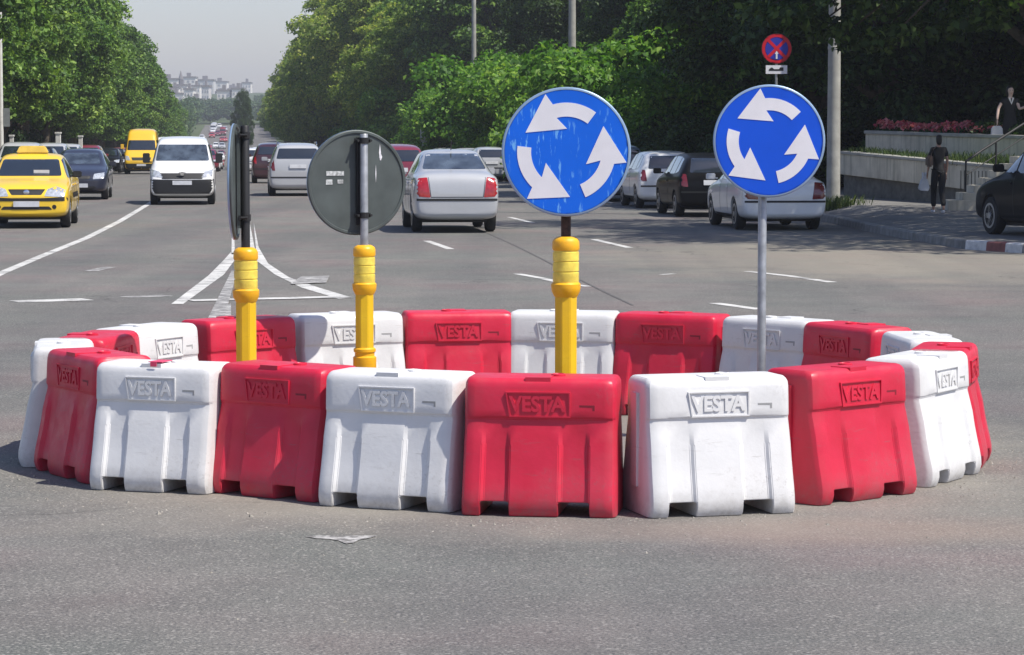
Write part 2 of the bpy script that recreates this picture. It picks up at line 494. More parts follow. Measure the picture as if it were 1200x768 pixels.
# right kerb: polyline of its foot, curving round the corner
KR = [(13.5, 41.0), (9.6, 43.2), (8.3, 44.3), (7.6, 45.9), (7.41, 48.4), (7.15, 52.0), (7.0, 56.0), (6.96, 59.4)]
KR += [tuple(PT(d, 13.1)[:2]) for d in (66, 75, 90, 110, 140, 180, 240, 320, 450, 650)]
def kerb_strip(name, line, side, seg_mats, z0f, w=.22, h=.15):
    """kerb stones as one piece with a real face; a short rounded edge"""
    root = None
    b = MB()
    n = len(line)
    nv = []
    for i, (x, y) in enumerate(line):
        a = Vector(line[max(i - 1, 0)]); c = Vector(line[min(i + 1, n - 1)])
        d = (c - a).normalized(); nn = Vector((d.y, -d.x)) * side
        z = z0f(y)
        for off, zz in ((0, -.05), (.015, h - .02), (.035, h), (w, h + .002), (w, -.05)):
            b.v.append((x + nn.x * off, y + nn.y * off, z + zz))
    for i in range(n - 1):
        for k in range(4):
            a = i * 5 + k; b.f.append((a, a + 5, a + 6, a + 1))
    return tag(b.build(name, seg_mats, smooth=30), kind='structure')
kerb_strip('kerb', KR, 1, M_KERB, gz)
KL = [tuple(PT(d, EDGE_L)[:2]) for d in (62, 75, 90, 110, 140, 180, 240, 320, 450, 650)]
kerb_strip('kerb', [(-40, 60.0), (-18, 60.5), (-15.6, 61)] + KL[1:], -1, M_KERB, gz)
# painted lengths of the corner kerb: a thin coat 3 mm proud of the stone
def kerb_paint(i_from, u0, u1, m):
    a = Vector(KR[i_from]); c = Vector(KR[i_from + 1]); d = (c - a).normalized(); nn = Vector((d.y, -d.x))
    b = MB(); L = (c - a).length
    for s_ in (u0 * L, u1 * L):
        for off, zz in ((-.004, .0), (.011, .135), (.033, .155), (.215, .157)):
            q = a + d * s_ + nn * off; b.v.append((q.x, q.y, zz))
    for k in range(3): b.f.append((k, k + 4, k + 5, k + 1))
    return tag(b.build('kerb_paint', m), kind='structure')
kerb_paint(2, .02, .30, M_KERBW); kerb_paint(2, .30, .62, M_KERBR); kerb_paint(2, .62, .98, M_KERBW)
kerb_paint(1, .1, .55, M_KERBW); kerb_paint(1, .55, .98, M_KERBW)
# pavement behind the kerb, rising gently to the planter wall
b = MB()
def pave_z(x, y):
    k = max(0.0, min(1.0, ((x - 7.2) * .5 + (y - 47) * .9) / 20))
    return .153 + .25 * k
rows = []
n = len(KR)
for i, (x, y) in enumerate(KR):
    a = Vector(KR[max(i - 1, 0)]); c = Vector(KR[min(i + 1, n - 1)])
    d = (c - a).normalized(); nn = Vector((d.y, -d.x))
    for off in (.2, 1.0, 2.5, 5, 9, 16, 30):
        ox, oy = (x + nn.x * off, y + nn.y * off) if y > 59 or i < 2 else (x + off, y + nn.y * off * .2)
        b.v.append((ox, oy, (pave_z(ox, oy) if off > .3 else .153) + gz(y)))
for i in range(n - 1):
    for k in range(6):
        a = i * 7 + k; b.f.append((a, a + 7, a + 8, a + 1))
tag(b.build('pavement', M_PAVE, fixn=False, smooth=60), kind='structure')
curved_sheet('pavement', 63, 650, 30, lambda d: EDGE_L - .2, lambda d: -13.5, 2, M_PAVE, .148)

def strip(name, pix, w, m=M_PAINT, z=.004):
    """a painted line along ground points given as photo pixels"""
    P = [Vector(G(*q)) for q in pix]; b = MB(); n = len(P)
    for i, p in enumerate(P):
        d = (P[min(i + 1, n - 1)] - P[max(i - 1, 0)]).normalized(); nn = Vector((d.y, -d.x)) * w / 2
        zz = gz(p.y) + z
        b.v += [(p.x - nn.x, p.y - nn.y, zz), (p.x + nn.x, p.y + nn.y, zz)]
    for i in range(n - 1): b.f.append((2 * i, 2 * i + 1, 2 * i + 3, 2 * i + 2))
    return tag(b.build(name, m, fixn=False), kind='structure')
def patch(name, pix, m=M_PAINT, z=.004):
    b = MB(); b.v = [(*G(*q), gz(G(*q)[1]) + z) for q in pix]; b.f = [tuple(range(len(pix)))]
    return tag(b.build(name, m, fixn=False), kind='structure')
strip('lane_line', [(-60, 351), (0, 320.5), (50, 299.5), (101, 279), (140, 259.5), (162, 246.5), (176, 238), (186, 231), (196, 222)], .15)
strip('crosswalk_line', [(16, 353.7), (102, 351)], .42)
strip('crosswalk_line', [(146, 348.6), (196, 346.6)], .30, M_WORN)
strip('crosswalk_line', [(222, 352.8), (408, 348.3)], .32, z=.008)
patch('median_line', [(200, 356.5), (214, 356.5), (262, 322), (274, 306), (276, 297), (270, 296), (262, 305), (244, 323)])
patch('median_line', [(396, 350.5), (412, 349), (372, 337), (338, 325), (314, 309), (303, 290), (297.5, 262), (293.5, 236), (289, 212), (284.5, 190), (281.5, 190), (285, 212), (288, 236), (290.5, 262), (293, 290), (301, 306), (322, 322), (352, 337)])
patch('median_line', [(271, 298), (275, 298), (276, 262), (276.5, 232), (275, 206), (273, 190), (271.5, 190), (273, 206), (273.5, 232), (272, 262)])
patch('median_line', [(243, 374), (262, 374), (278, 318), (271, 318)], M_WORN, .012)
patch('road_mark', [(254, 374), (270, 374), (270, 357), (258, 357)], M_WORN, .008)
patch('road_mark', [(352, 325), (386, 324), (382, 332), (340, 334)], M_WORN, .012)
for a, w in (([(500, 282.3), (528, 292)], .14), ([(606, 321), (632, 325.6), (656, 331)], .13), ([(668, 333), (690, 336)], .12), ([(696, 280.6), (738, 290.4)], .14),
             ([(597, 254.5), (624, 261)], .13), ([(876, 318), (925, 323.5), (976, 331)], .15), ([(838, 355.5), (892, 363)], .16), ([(775, 322), (790, 321)], .1),
             ([(700, 233), (716, 238)], .13)):
    strip('lane_line', a, w)
strip('road_mark', [(105, 318), (128, 313)], .2, M_WORN)
patch('road_mark', [(356, 632.2), (372, 631.2), (396, 631.6), (420, 631.0), (441, 631.6), (430, 634.5), (420, 636), (412, 640), (404, 641.0), (396, 637.5), (384, 635.2), (368, 634.4)], M_STREAK)

M_TAR = mat('tar_seam', (.105, .098, .094), .8, var=.3)
strip('tar_seam', [(560, 268), (604, 288), (640, 306), (676, 326), (712, 344), (742, 358)], .035, M_TAR)

# ------------------------------------------------------------------ water-filled barriers
def barrier_parts():
    Lb, Lt, H = .795, .778, .70
    zs = [0, .018, .05, .075, .09, .14, .2, .28, .36, .43, .475, .492, .50, .508, .54, .60, .65, .672, .687, .697, .70]
    SLOT = 3
    def P(z):
        tab = [(0, .226), (.018, .236), (.05, .245), (.10, .243), (.2, .219), (.3, .198), (.4, .183), (.475, .177), (.492, .1765), (.500, .1835), (.508, .184), (.54, .183), (.60, .180), (.65, .176), (.672, .171), (.687, .162), (.697, .148), (.70, .13)]
        for (a, pa), (c, pc) in zip(tab, tab[1:]):
            if z <= c: return pa + (pc - pa) * (z - a) / (c - a)
        return .13
    # columns (fractions of length): left foot, slot, centre foot, slot, right foot
    ed = [0, .135, .305, .665, .845, 1.0] if False else [0, .135, .30, .64, .82, 1.0]
    xs = set()
    for e in ed[1:-1]: xs |= {e - .012, e + .012}
    for e in (0, .006, .02, .045, .08): xs |= {e, 1 - e}
    for k in (.22, .36, .42, .47, .52, .58, .73): xs.add(k)
    # keep slot edges exact
    xs = sorted(xs)
    def in_foot(u): return u < ed[1] or ed[2] < u < ed[3] or u > ed[4]
    def col(u):
        for e, s_ in ((ed[1], -1), (ed[2], 1), (ed[3], -1), (ed[4], 1)):
            if abs(u - e) <= .0125: return 0.0 if (u - e) * s_ < 0 else 1.0
        return 1.0 if in_foot(u) else 0.0
    def endr(u):
        e = min(u, 1 - u)
        return {0: .045}.get(e, 0) if e == 0 else (.026 if e < .01 else (.010 if e < .03 else (.002 if e < .05 else 0)))
    v = []; idx = {}
    def pos(u, z, side):
        L = Lb + (Lt - Lb) * min(1, z / .5)
        if z > .66: L -= .035 * ((z - .66) / .04) ** 2
        y = P(z) - endr(u) + (.019 * col(u) * max(0, min(1, (.478 - z) / .10)) if z < .478 else 0)
        bulge = .004 * math.sin(PI * u) if z > .5 else 0
        return ((u - .5) * L, side * (y + bulge), z)
    for i, u in enumerate(xs):
        for j, z in enumerate(zs):
            for side in (-1, 1):
                idx[i, j, side] = len(v); v.append(pos(u, z, side))
    f = []
    n = len(xs)
    foot = [in_foot((xs[i] + xs[i + 1]) / 2) for i in range(n - 1)]
    for i in range(n - 1):
        for j in range(len(zs) - 1):
            if j >= SLOT or foot[i]:
                f.append((idx[i, j, -1], idx[i + 1, j, -1], idx[i + 1, j + 1, -1], idx[i, j + 1, -1]))
                f.append((idx[i, j, 1], idx[i, j + 1, 1], idx[i + 1, j + 1, 1], idx[i + 1, j, 1]))
        j = 0 if foot[i] else SLOT
        f.append((idx[i, j, -1], idx[i, j, 1], idx[i + 1, j, 1], idx[i + 1, j, -1]))
        j = len(zs) - 1
        f.append((idx[i, j, -1], idx[i + 1, j, -1], idx[i + 1, j, 1], idx[i, j, 1]))
    for i in range(n):
        lf = foot[i - 1] if i > 0 else None; rf = foot[i] if i < n - 1 else None
        for j in range(len(zs) - 1):
            end = lf is None or rf is None
            if end or (j < SLOT and lf != rf):
                q = (idx[i, j, -1], idx[i, j + 1, -1], idx[i, j + 1, 1], idx[i, j, 1])
                f.append(q if (lf is None or lf is False) else q[::-1])
    me = MB(); me.v = v; me.f = f
    m = me.mesh('barrier_body')
    bm = bmesh.new(); bm.from_mesh(m)
    es = [e for e in bm.edges if len(e.link_faces) == 2 and e.calc_face_angle(0) > R(42)]
    bmesh.ops.bevel(bm, geom=es, offset=.006, segments=2, affect='EDGES', clamp_overlap=True)
    bm.to_mesh(m); bm.free()
    sharp(m, 24)
    return m, P
BODY, BP = barrier_parts()
def text_mesh(txt, size, depth, fat=0.0, sx=1.0):
    c = bpy.data.curves.new('lettering', 'FONT'); c.body = txt; c.size = size; c.extrude = depth; c.offset = fat
    c.align_x = 'CENTER'; c.align_y = 'CENTER'; c.resolution_u = 3
    o = bpy.data.objects.new('tmp', c); COL.objects.link(o)
    bpy.context.view_layer.update()
    me = bpy.data.meshes.new_from_object(o.evaluated_get(bpy.context.evaluated_depsgraph_get()))
    bpy.data.objects.remove(o)
    for vv in me.vertices: vv.co.x *= sx
    me.materials.clear()
    return me
LET = text_mesh('VESTA', .108, .0065, .0035, .92)
LET.transform(Matrix.Translation((-.012, -(.1835 + .002), .566)) @ Matrix.Rotation(R(-1.8), 4, 'X') @ Matrix.Rotation(R(90), 4, 'X'))
def fr(a, bb, h): return (a, -h, bb)
def ring_poly(outer, inner, h0, h1, frame):
    b = MB(); n = len(outer)
    v = [frame(a, c, h) for pl, h in ((outer, h0), (inner, h0), (outer, h1), (inner, h1)) for a, c in pl]
    fs = []
    for i in range(n):
        j = (i + 1) % n
        fs += [(2 * n + i, 2 * n + j, 3 * n + j, 3 * n + i), (i, j, 2 * n + j, 2 * n + i), (n + i, 3 * n + i, 3 * n + j, n + j)]
    return b.add(v, fs)
fo = [(-.175, .632), (.158, .632), (.158, .502), (-.155, .502)]
fi = [(-.167, .625), (.151, .625), (.151, .510), (-.149, .510)]
FRAME = ring_poly(fo, fi, .178, .1915, fr).mesh('logo_frame')
HK = MB().box(.205, -.1855, .556, .283, -.170, .5665).box(.272, -.1855, .538, .283, -.170, .556).mesh('latch_mark')
CAP = MB()
CAP.box(-.075, -.1685, .668, .055, -.03, .7045)
CAP.lathe([(.038, .690), (.038, .709), (.030, .712), (.026, .705), (.0, .705)], 18, c=(.075, .0, 0))
CAPM = CAP.mesh('filler_cap')
TONG = MB().box(-.405, -.045, .14, -.352, .045, .62).mesh('end_tongue')
def mirrored(me):
    m = me.copy(); m.transform(Matrix.Rotation(PI, 4, 'Z')); return m
LET2, FRAME2, HK2 = mirrored(LET), mirrored(FRAME), mirrored(HK)
def barrier_proto(m, mcap, mdark):
    root = empty('traffic_barrier')
    for nm, me, mm in (('body', BODY, m), ('lettering', LET, m), ('lettering', LET2, m), ('logo_frame', FRAME, m), ('logo_frame', FRAME2, m), ('latch_mark', HK, mdark), ('latch_mark', HK2, mdark), ('filler_cap', CAPM, m), ('end_tongue', TONG, m)):
        me = me.copy(); me.materials.append(mm)
        o = link_mesh(nm, me, None, root)
    return root
PR_RED = barrier_proto(M_RED, M_REDL, mat('red_groove_shade', (.24, .012, .026), .6))  # darker plastic tone on the raised hook marks paints a groove's shade
PR_WHITE = barrier_proto(M_WHITE, M_WHITEL, mat('white_groove_shade', (.34, .34, .34), .6))
RC = (-.03, 16.60)
def ring_pos(phi, r=2.58):
    a = R(phi); return (RC[0] + r * math.sin(a), RC[1] - r * math.cos(a), phi)
def face_pos(x, y, ang, off=.245):
    """centre from the middle of the outer face's foot; ang = how far the face is turned, + looks to the left"""
    a = R(ang); return (x + off * math.sin(a), y + off * math.cos(a), -ang)
BAR = [('red', face_pos(.135, 13.79, 7), 'red barrier facing the camera, in front of the yellow post of the worn blue sign'),
       ('white', face_pos(1.085, 13.83, -17), 'bright white near barrier in front of the bare grey sign pole'),
       ('red', face_pos(1.905, 14.45, -42), 'bright red near barrier between two white ones, beside the bare grey pole'),
       ('white', face_pos(2.50, 15.27, -61), 'white near barrier at the ring bend, between two red ones and turned towards the kerb'),
       ('red', ring_pos(76, 2.63), 'red barrier at the extreme kerb-side end of the ring, seen end on'),
       ('white', ring_pos(95.5), 'white barrier mostly hidden behind the red end barrier nearest the kerb'),
       ('red', ring_pos(117.5), 'small red far barrier between the narrow white one and the grey shaded white one'),
       ('white', ring_pos(134.5), 'white far barrier all in grey shade, standing behind the bare grey pole'),
       ('red', ring_pos(153.5), 'dark red far barrier with the round shadow of a sign on its upper half'),
       ('white', ring_pos(171.0), 'white far barrier behind the yellow post of the worn blue sign'),
       ('red', ring_pos(188.0), 'sunlit red far barrier between the two white ones behind the middle posts'),
       ('white', ring_pos(206.0), 'white far barrier behind the yellow post of the grey sign back'),
       ('red', ring_pos(225.0), 'red far barrier with a curved sign shadow, behind the edge-on sign post'),
       ('white', ring_pos(245.5), 'white far barrier between the shadowed red one and the small low red one'),
       ('red', ring_pos(262.5), 'small red barrier showing only its top behind the near shaded red barrier'),
       ('white', ring_pos(277.0, 2.67), 'white barrier at the extreme taxi-side end of the ring, seen end on'),
       ('red', face_pos(-2.57, 15.42, 60), 'shaded dark red near barrier next to the white end barrier on the taxi side'),
       ('white', face_pos(-1.985, 14.75, 19), 'white near barrier with red tape on its top, between two shaded red ones'),
       ('red', face_pos(-1.345, 14.53, 36), 'shaded red near barrier in front of the edge-on sign post'),
       ('white', face_pos(-.665, 14.07, 21), 'white near barrier with grey shade, in front of the grey sign back post')]
used = {'red': False, 'white': False}
rb = random.Random(4)
for i, (c, (x, y, a), lab) in enumerate(BAR):
    p = PR_RED if c == 'red' else PR_WHITE
    o = p if not used[c] else children_snapshot_copy(p)
    used[c] = True
    o.location = (x, y, .002)
    o.rotation_euler = (0, 0, R(a + rb.uniform(-1.5, 1.5)))
    if 7 <= i <= 13: o.scale = (.97, 1, 1)
    if i in (17, 18, 19): o.scale = ({17: .90, 18: .93, 19: .96}[i], 1, {17: .985}.get(i, 1))
    tag(o, lab, 'traffic barrier', 'red and white barriers set in a ring')
    if i == 17:
        tp = MB().box(-.03, -.165, .7125, .06, -.03, .7165).box(-.01, -.179, .690, .03, -.1755, .7165).build('tape', M_REDL, o)

# ------------------------------------------------------------------ round signs on posts
def flexi_post(root, top, dirt=0):
    """yellow six-sided delineator sleeve, ribbed head with bands and a flared collar"""
    s_ = MB()
    hd = .30
    s_.lathe([(.095, 0), (.095, .03), (.072, .05), (.064, .06), (.064, top - hd - .02)], 8, a0=R(22.5))
    s_.build('sleeve', M_YEL, root, bevel=.004)
    MB().lathe([(.070, .34), (.078, .36), (.078, .455), (.066, .465), (.066, .485), (.074, .493), (.074, .51), (.064, .52)], 20).build('lower_collar', M_ORNG, root, smooth=40)
    MB().lathe([(.063, top - hd - .03), (.078, top - hd), (.081, top - hd + .025), (.081, top - hd + .04), (.071, top - hd + .05)], 24).build('collar', M_ORNG, root, smooth=40)
    z0 = top - hd + .045
    pr = [(.068, z0)]
    for k in range(3):
        a = z0 + .012 + k * .056
        pr += [(.072, a), (.072, a + .046), (.068, a + .049), (.068, a + .054)]
    z1 = z0 + .18
    MB().lathe(pr + [(.068, z1)], 24).build('reflective_band', M_YELB, root, smooth=40)
    MB().lathe([(.072, z1), (.075, z1 + .01), (.074, top - .028), (.066, top - .012), (.045, top)], 24).build('head_cap', M_ORNG, root, smooth=40)

def arrow_poly(a_tail, a_head, rm, hw, tip, b1, b2, n=12):
    pts_o = [((rm + hw) * math.cos(a), (rm + hw) * math.sin(a)) for a in [a_tail + (a_head - a_tail) * k / n for k in range(n + 1)]]
    pts_i = [((rm - hw) * math.cos(a), (rm - hw) * math.sin(a)) for a in [a_tail + (a_head - a_tail) * k / n for k in range(n + 1)]][::-1]
    return pts_o + [b2, tip, b1] + pts_i
def round_sign(x, y, zc, D, yaw, rot, blue, pole_mat, pole_bottom, pole_top, name_label, back=False, pole_off=0.0, sleeve=None, pole_r=.027, stickers=False):
    """face looks along -Y when yaw = 0"""
    root = empty('roundabout_sign', (x, y, 0), 0)
    tag(root, name_label, 'road sign', 'round blue roundabout signs on posts inside the ring')
    MB().lathe([(pole_r, pole_bottom), (pole_r, pole_top), (pole_r * .9, pole_top + .004)], 16).build('pole', pole_mat, root, smooth=40)
    if sleeve: flexi_post(root, sleeve)
    r = D / 2
    Mx = Matrix.Translation((0, 0, zc)) @ Matrix.Rotation(yaw, 4, 'Z') @ Matrix.Translation((pole_off, -(pole_r + .03), 0))
    b = MB().lathe([(r - .006, -.010), (r, -.006), (r, .012), (r - .004, .0145), (r - .012, .0145), (r - .016, .004), (0.0, .004)], 72, axis='Y', cap=False)
    b.lathe([(r - .006, -.010), (r - .02, -.010), (r - .024, -.002), (0, -.002)], 72, axis='Y', cap=False)
    me = b.mesh('plate'); me.transform(Mx); o = link_mesh('back_plate', me, M_SIGNB, root); sharp(me, 40)
    # rim in pale metal paint
    me = MB().lathe([(r + .001, .004), (r + .0015, .0125), (r - .005, .0165), (r - .013, .0165)], 72, axis='Y', cap=False).mesh('rim'); me.transform(Mx)
    link_mesh('rim', me, M_ALU, root, smooth=True)
    me = MB().lathe([(r - .013, .0155), (0.0005, .0156)], 72, axis='Y', cap=True).mesh('face'); me.transform(Mx)
    face = link_mesh('sign_face', me, blue, root)
    for k in range(3):
        q = R(rot) + k * 2 * PI / 3
        pl = arrow_poly(R(-67), R(-14), .655 * r, .108 * r, (.575 * r, .40 * r), (.305 * r, -.19 * r), (.935 * r, -.165 * r))
        pl = [(a * math.cos(q) - c * math.sin(q), a * math.sin(q) + c * math.cos(q)) for a, c in pl]
        me = MB().prism(pl, .0158, .0178, lambda a, c, h: (a, -h, c)).mesh('arrow'); me.transform(Mx)
        link_mesh('arrow', me, M_SIGNW, root)
    # bracket channel, two clamps; the channel in black stands for the pole's shadow
    for zz in (-.62 * r, .80 * r):
        b = MB().obox((-pole_off, .028, zz), .11, .012, .03).lathe([(pole_r + .006, zz - .02), (pole_r + .006, zz + .02)], 14, c=(-pole_off, pole_r + .03, 0))
        b.lathe([(.009, -.075), (.009, -.02)], 8, axis='Y', c=(-pole_off + .045, 0, zz)).lathe([(.009, -.075), (.009, -.02)], 8, axis='Y', c=(-pole_off - .045, 0, zz))
        me = b.mesh('clamp'); me.transform(Mx); link_mesh('clamp', me, M_BLACKM, root)
    me = MB().box(-pole_off - .04, .0115, -.8 * r, -pole_off + .04, .0275, .86 * r).mesh('channel_and_pole_shadow'); me.transform(Mx); link_mesh('channel_and_pole_shadow', me, M_BLACKM if stickers else M_SIGNB, root)
    if stickers:
        for (a, c, w, h) in ((.155, .062, .125, .030), (.197, .005, .046, .034), (.118, .008, .04, .026)):
            me = MB().box(a - w / 2, .0025, c - h / 2, a + w / 2, .0045, c + h / 2).mesh('sticker'); me.transform(Mx); link_mesh('sticker', me, mat('faded_sticker', (.46, .48, .48), .6, var=.5, scale=60), root)
        for (a, c, w, h) in ((-.165, .20, .014, .11), (-.135, .06, .007, .12), (-.17, .17, .022, .05)):
            me = MB().prism([(a, c - h / 2), (a + w / 2, c), (a, c + h / 2), (a - w / 2, c)], -.0045, -.0025, lambda p, q, hh: (p, -hh, q)).mesh('scratch_mark'); me.transform(Mx); link_mesh('scratch_mark', me, M_SIGNW, root)
    return root
round_sign(.295, 14.93, 1.95 - 22 / 214.3, .70, 0, 0, M_BLUE1, M_RUST, 1.2, 1.9, 'worn scratched blue roundabout sign on a yellow post, the larger blue disc', sleeve=1.385)
round_sign(1.567, 17.1, 1.95 - 9.5 / 187.1, .70, R(3), -10, M_BLUE2, M_GALV, 0, 2.15, 'clean blue roundabout sign on a bare grey steel pole', pole_off=.03)
round_sign(-.985, 18.2, 1.95 - 58 / 175.5,   .70, R(180 + 24), 0, M_BLUE2, M_GALV, 1.1, 1.94, 'grey back of a round sign with white stickers, on a yellow post', sleeve=1.205, pole_off=.03, stickers=True)
round_sign(-1.61, 16.5, 1.95 - 57 / 194, .70, R(-90), 0, M_BLUE2, M_BLACKM, 1.15, 1.99, 'round sign seen edge on, on a dark pole in a yellow post', sleeve=1.26)

# ------------------------------------------------------------------ vehicles
def eval_mesh(o):
    dg = bpy.context.evaluated_depsgraph_get(); dg.update()
    return bpy.data.meshes.new_from_object(o.evaluated_get(dg))
def car_body_mesh(st, arches, wr, width, sub=2):
    """st rows from tail to nose: (x, zlow, zbelt, ztop, half width, half width of top)"""
    b = MB(); NR = 9
    for (x, zl, zb, zt, w, wt) in st:
        hz = zb - zl
        pr = [(0, zl), (w * .86, zl), (w * .975, zl + .10 * hz + .02), (w, zl + .48 * hz), (w * .992, zb - .07 * hz - .02), (w * .955, zb)]
        k = (zt - zb)
        pr += [(wt + (w * .955 - wt) * .12, zb + k * .86 if k > .15 else zb + k * .7), (wt * .9, zt), (0, zt + .015)]
        for y, z in pr: b.v.append((x, y, z))
        for y, z in pr[1:-1][::-1]: b.v.append((x, -y, z))
    M = NR * 2 - 2
    for i in range(len(st) - 1):
        for k in range(M):
            b.f.append((i * M + k, i * M + (k + 1) % M, (i + 1) * M + (k + 1) % M, (i + 1) * M + k))
    for base in (0, (len(st) - 1) * M):
        q = [base + k for k in range(M)]
        top = NR - 1
        b.f.append((q[0], q[1], q[M - 1])) 
        for k in range(1, NR - 2): b.f.append((q[k], q[k + 1], q[M - k - 1], q[M - k]))
        b.f.append((q[NR - 2], q[top], q[NR]))
    me = b.mesh('car_cage')
    o = bpy.data.objects.new('tmp', me); COL.objects.link(o)
    md = o.modifiers.new('s', 'SUBSURF'); md.levels = sub; md.render_levels = sub
    cut = MB()
    for ax in arches:
        for sy in (-1, 1):
            cut.lathe([(wr + .045, sy * (width / 2 - .24)), (wr + .045, sy * (width / 2 + .12))], 28, axis='Y', c=(ax, 0, wr))
    cme = cut.mesh('cut'); co = bpy.data.objects.new('cut', cme); COL.objects.link(co)
    m2 = o.modifiers.new('b', 'BOOLEAN'); m2.object = co; m2.operation = 'DIFFERENCE'; m2.solver = 'EXACT'
    res = eval_mesh(o)
    bpy.data.objects.remove(o); bpy.data.objects.remove(co)
    sharp(res, 38)
    # solid skin for the decals without arches
    return res
def smooth_poly(poly, r):
    """cut the corners of a polygon softly"""
    out = []; n = len(poly)
    for i in range(n):
        a, p, c = Vector(poly[i - 1]), Vector(poly[i]), Vector(poly[(i + 1) % n])
        ra = min(r, (a - p).length * .4); rc = min(r, (c - p).length * .4)
        q0 = p + (a - p).normalized() * ra; q1 = p + (c - p).normalized() * rc
        out += [q0, (q0 + q1 + 2 * p) / 4, q1]
    return [tuple(q) for q in out]
def project(bvh, poly, view, off, thick=.018, rnd=.02, cuts=3):
    if rnd: poly = smooth_poly(poly, rnd)
    bm = bmesh.new()
    vs_ = [bm.verts.new((a, c, 0)) for a, c in poly]
    bm.faces.new(vs_)
    bmesh.ops.triangulate(bm, faces=bm.faces)
    for _ in range(7):
        es = [e for e in bm.edges if e.calc_length() > .085]
        if not es: break
        bmesh.ops.subdivide_edges(bm, edges=es, cuts=1)
        bmesh.ops.triangulate(bm, faces=[f for f in bm.faces if len(f.verts) > 3])
    D = {'F': Vector((-1, 0, 0)), 'B': Vector((1, 0, 0)), 'L': Vector((0, -1, 0)), 'R': Vector((0, 1, 0)), 'T': Vector((0, 0, -1))}[view]
    dead = []
    for v in bm.verts:
        a, c = v.co.x, v.co.y
        o = {'F': (6, a, c), 'B': (-6, a, c), 'L': (a, 4, c), 'R': (a, -4, c), 'T': (a, c, 5)}[view]
        hit, nn, _, _ = bvh.ray_cast(Vector(o), D)
        if hit is None: dead.append(v); continue
        v.co = hit - D * off
    bmesh.ops.delete(bm, geom=dead, context='VERTS')
    for f in bm.faces:
        f.normal_update()
        if f.normal.dot(D) > 0: f.normal_flip()
    ret = bmesh.ops.extrude_face_region(bm, geom=list(bm.faces))
    # the first faces stay as the outer skin, the copies go inwards
    nv = [g for g in ret['geom'] if isinstance(g, bmesh.types.BMVert)]
    for v in nv: v.co = v.co + D * thick
    bmesh.ops.recalc_face_normals(bm, faces=bm.faces)
    me = bpy.data.meshes.new('panel'); bm.to_mesh(me); bm.free()
    sharp(me, 45)
    return me
def wheel(root, x, y, r, side, w=.20, steel=False):
    t = MB().lathe([(r * .62, -w / 2), (r * .92, -w / 2), (r, -w / 2 + .03), (r, w / 2 - .03), (r * .92, w / 2), (r * .62, w / 2)], 28, axis='Y', c=(x, y, r)).build('tyre', M_RUBBER, root, smooth=40)
    hub = -side * (w / 2 - .01)
    b = MB()
    b.lathe([(r * .55, hub - .015), (r * .66, hub - .015), (r * .67, hub + .012), (r * .60, hub + .012)], 28, axis='Y', c=(x, y, r), cap=False)
    for k in range(5):
        a = 2 * PI * k / 5 + .3
        Mx = Matrix.Rotation(a, 3, 'Y')
        b.obox((x + Mx.col[2][0] * r * .34, y - hub, r + Mx.col[2][2] * r * .34), .085 if not steel else .16, .02, r * .56, Mx)
    b.lathe([(.055, hub - .02), (.055, hub + .02)], 14, axis='Y', c=(x, y, r))
    b.build('rim', M_RIM, t, smooth=40)
    MB().lathe([(r * .62, -.02), (r * .62, .02)], 24, axis='Y', c=(x, y - hub * .55, r)).build('dark_inner_disc', M_DARK, t)  # dark backing disc seen through the gaps between the spokes
    return t
SPECS = {}
def mir(poly): return [(-a, c) for a, c in poly][::-1]
SPECS['sedan'] = dict(L=4.5, W=1.76, wr=.315, ax=(-1.30, 1.40), st=[
    (-2.27, .34, .62, .66, .76, .55), (-2.24, .27, .86, .93, .82, .62), (-2.12, .22, .97, 1.03, .86, .66), (-1.75, .21, .985, 1.07, .875, .66), (-1.62, .21, .985, 1.10, .88, .64),
    (-.95, .2, .97, 1.40, .88, .585), (-.45, .2, .96, 1.445, .88, .585), (.15, .2, .95, 1.44, .88, .59), (.42, .2, .94, 1.40, .88, .60), (1.12, .2, .92, .99, .88, .68), (1.30, .2, .90, .955, .875, .68),
    (1.85, .21, .83, .87, .86, .62), (2.12, .24, .70, .75, .81, .55), (2.24, .32, .56, .60, .72, .45)],
    wind=[(-.60, 1.03), (.60, 1.03), (.52, 1.335), (-.52, 1.335)], rear=[(-.655, 1.105), (.655, 1.105), (.535, 1.375), (-.535, 1.375)],
    side=[[(-1.42, 1.04), (-.62, 1.00), (-.62, 1.35), (-.86, 1.34)], [(-.54, 1.0), (.20, .99), (.20, 1.365), (-.54, 1.36)], [(.28, .985), (.92, .99), (.42, 1.34), (.28, 1.355)]],
    door=[-.58, .24], mirror=(.80, 1.0),
    head=[[(.42, .60), (.76, .62), (.80, .76), (.45, .72)]], tail=[[(.54, .62), (.85, .64), (.845, .95), (.60, .97)]], plate_f=(0, .42), plate_r=None, grille=[(-.34, .58), (.34, .58), (.40, .70), (-.40, .70)],
    low=[(-.55, .30), (.55, .30), (.50, .42), (-.50, .42)])
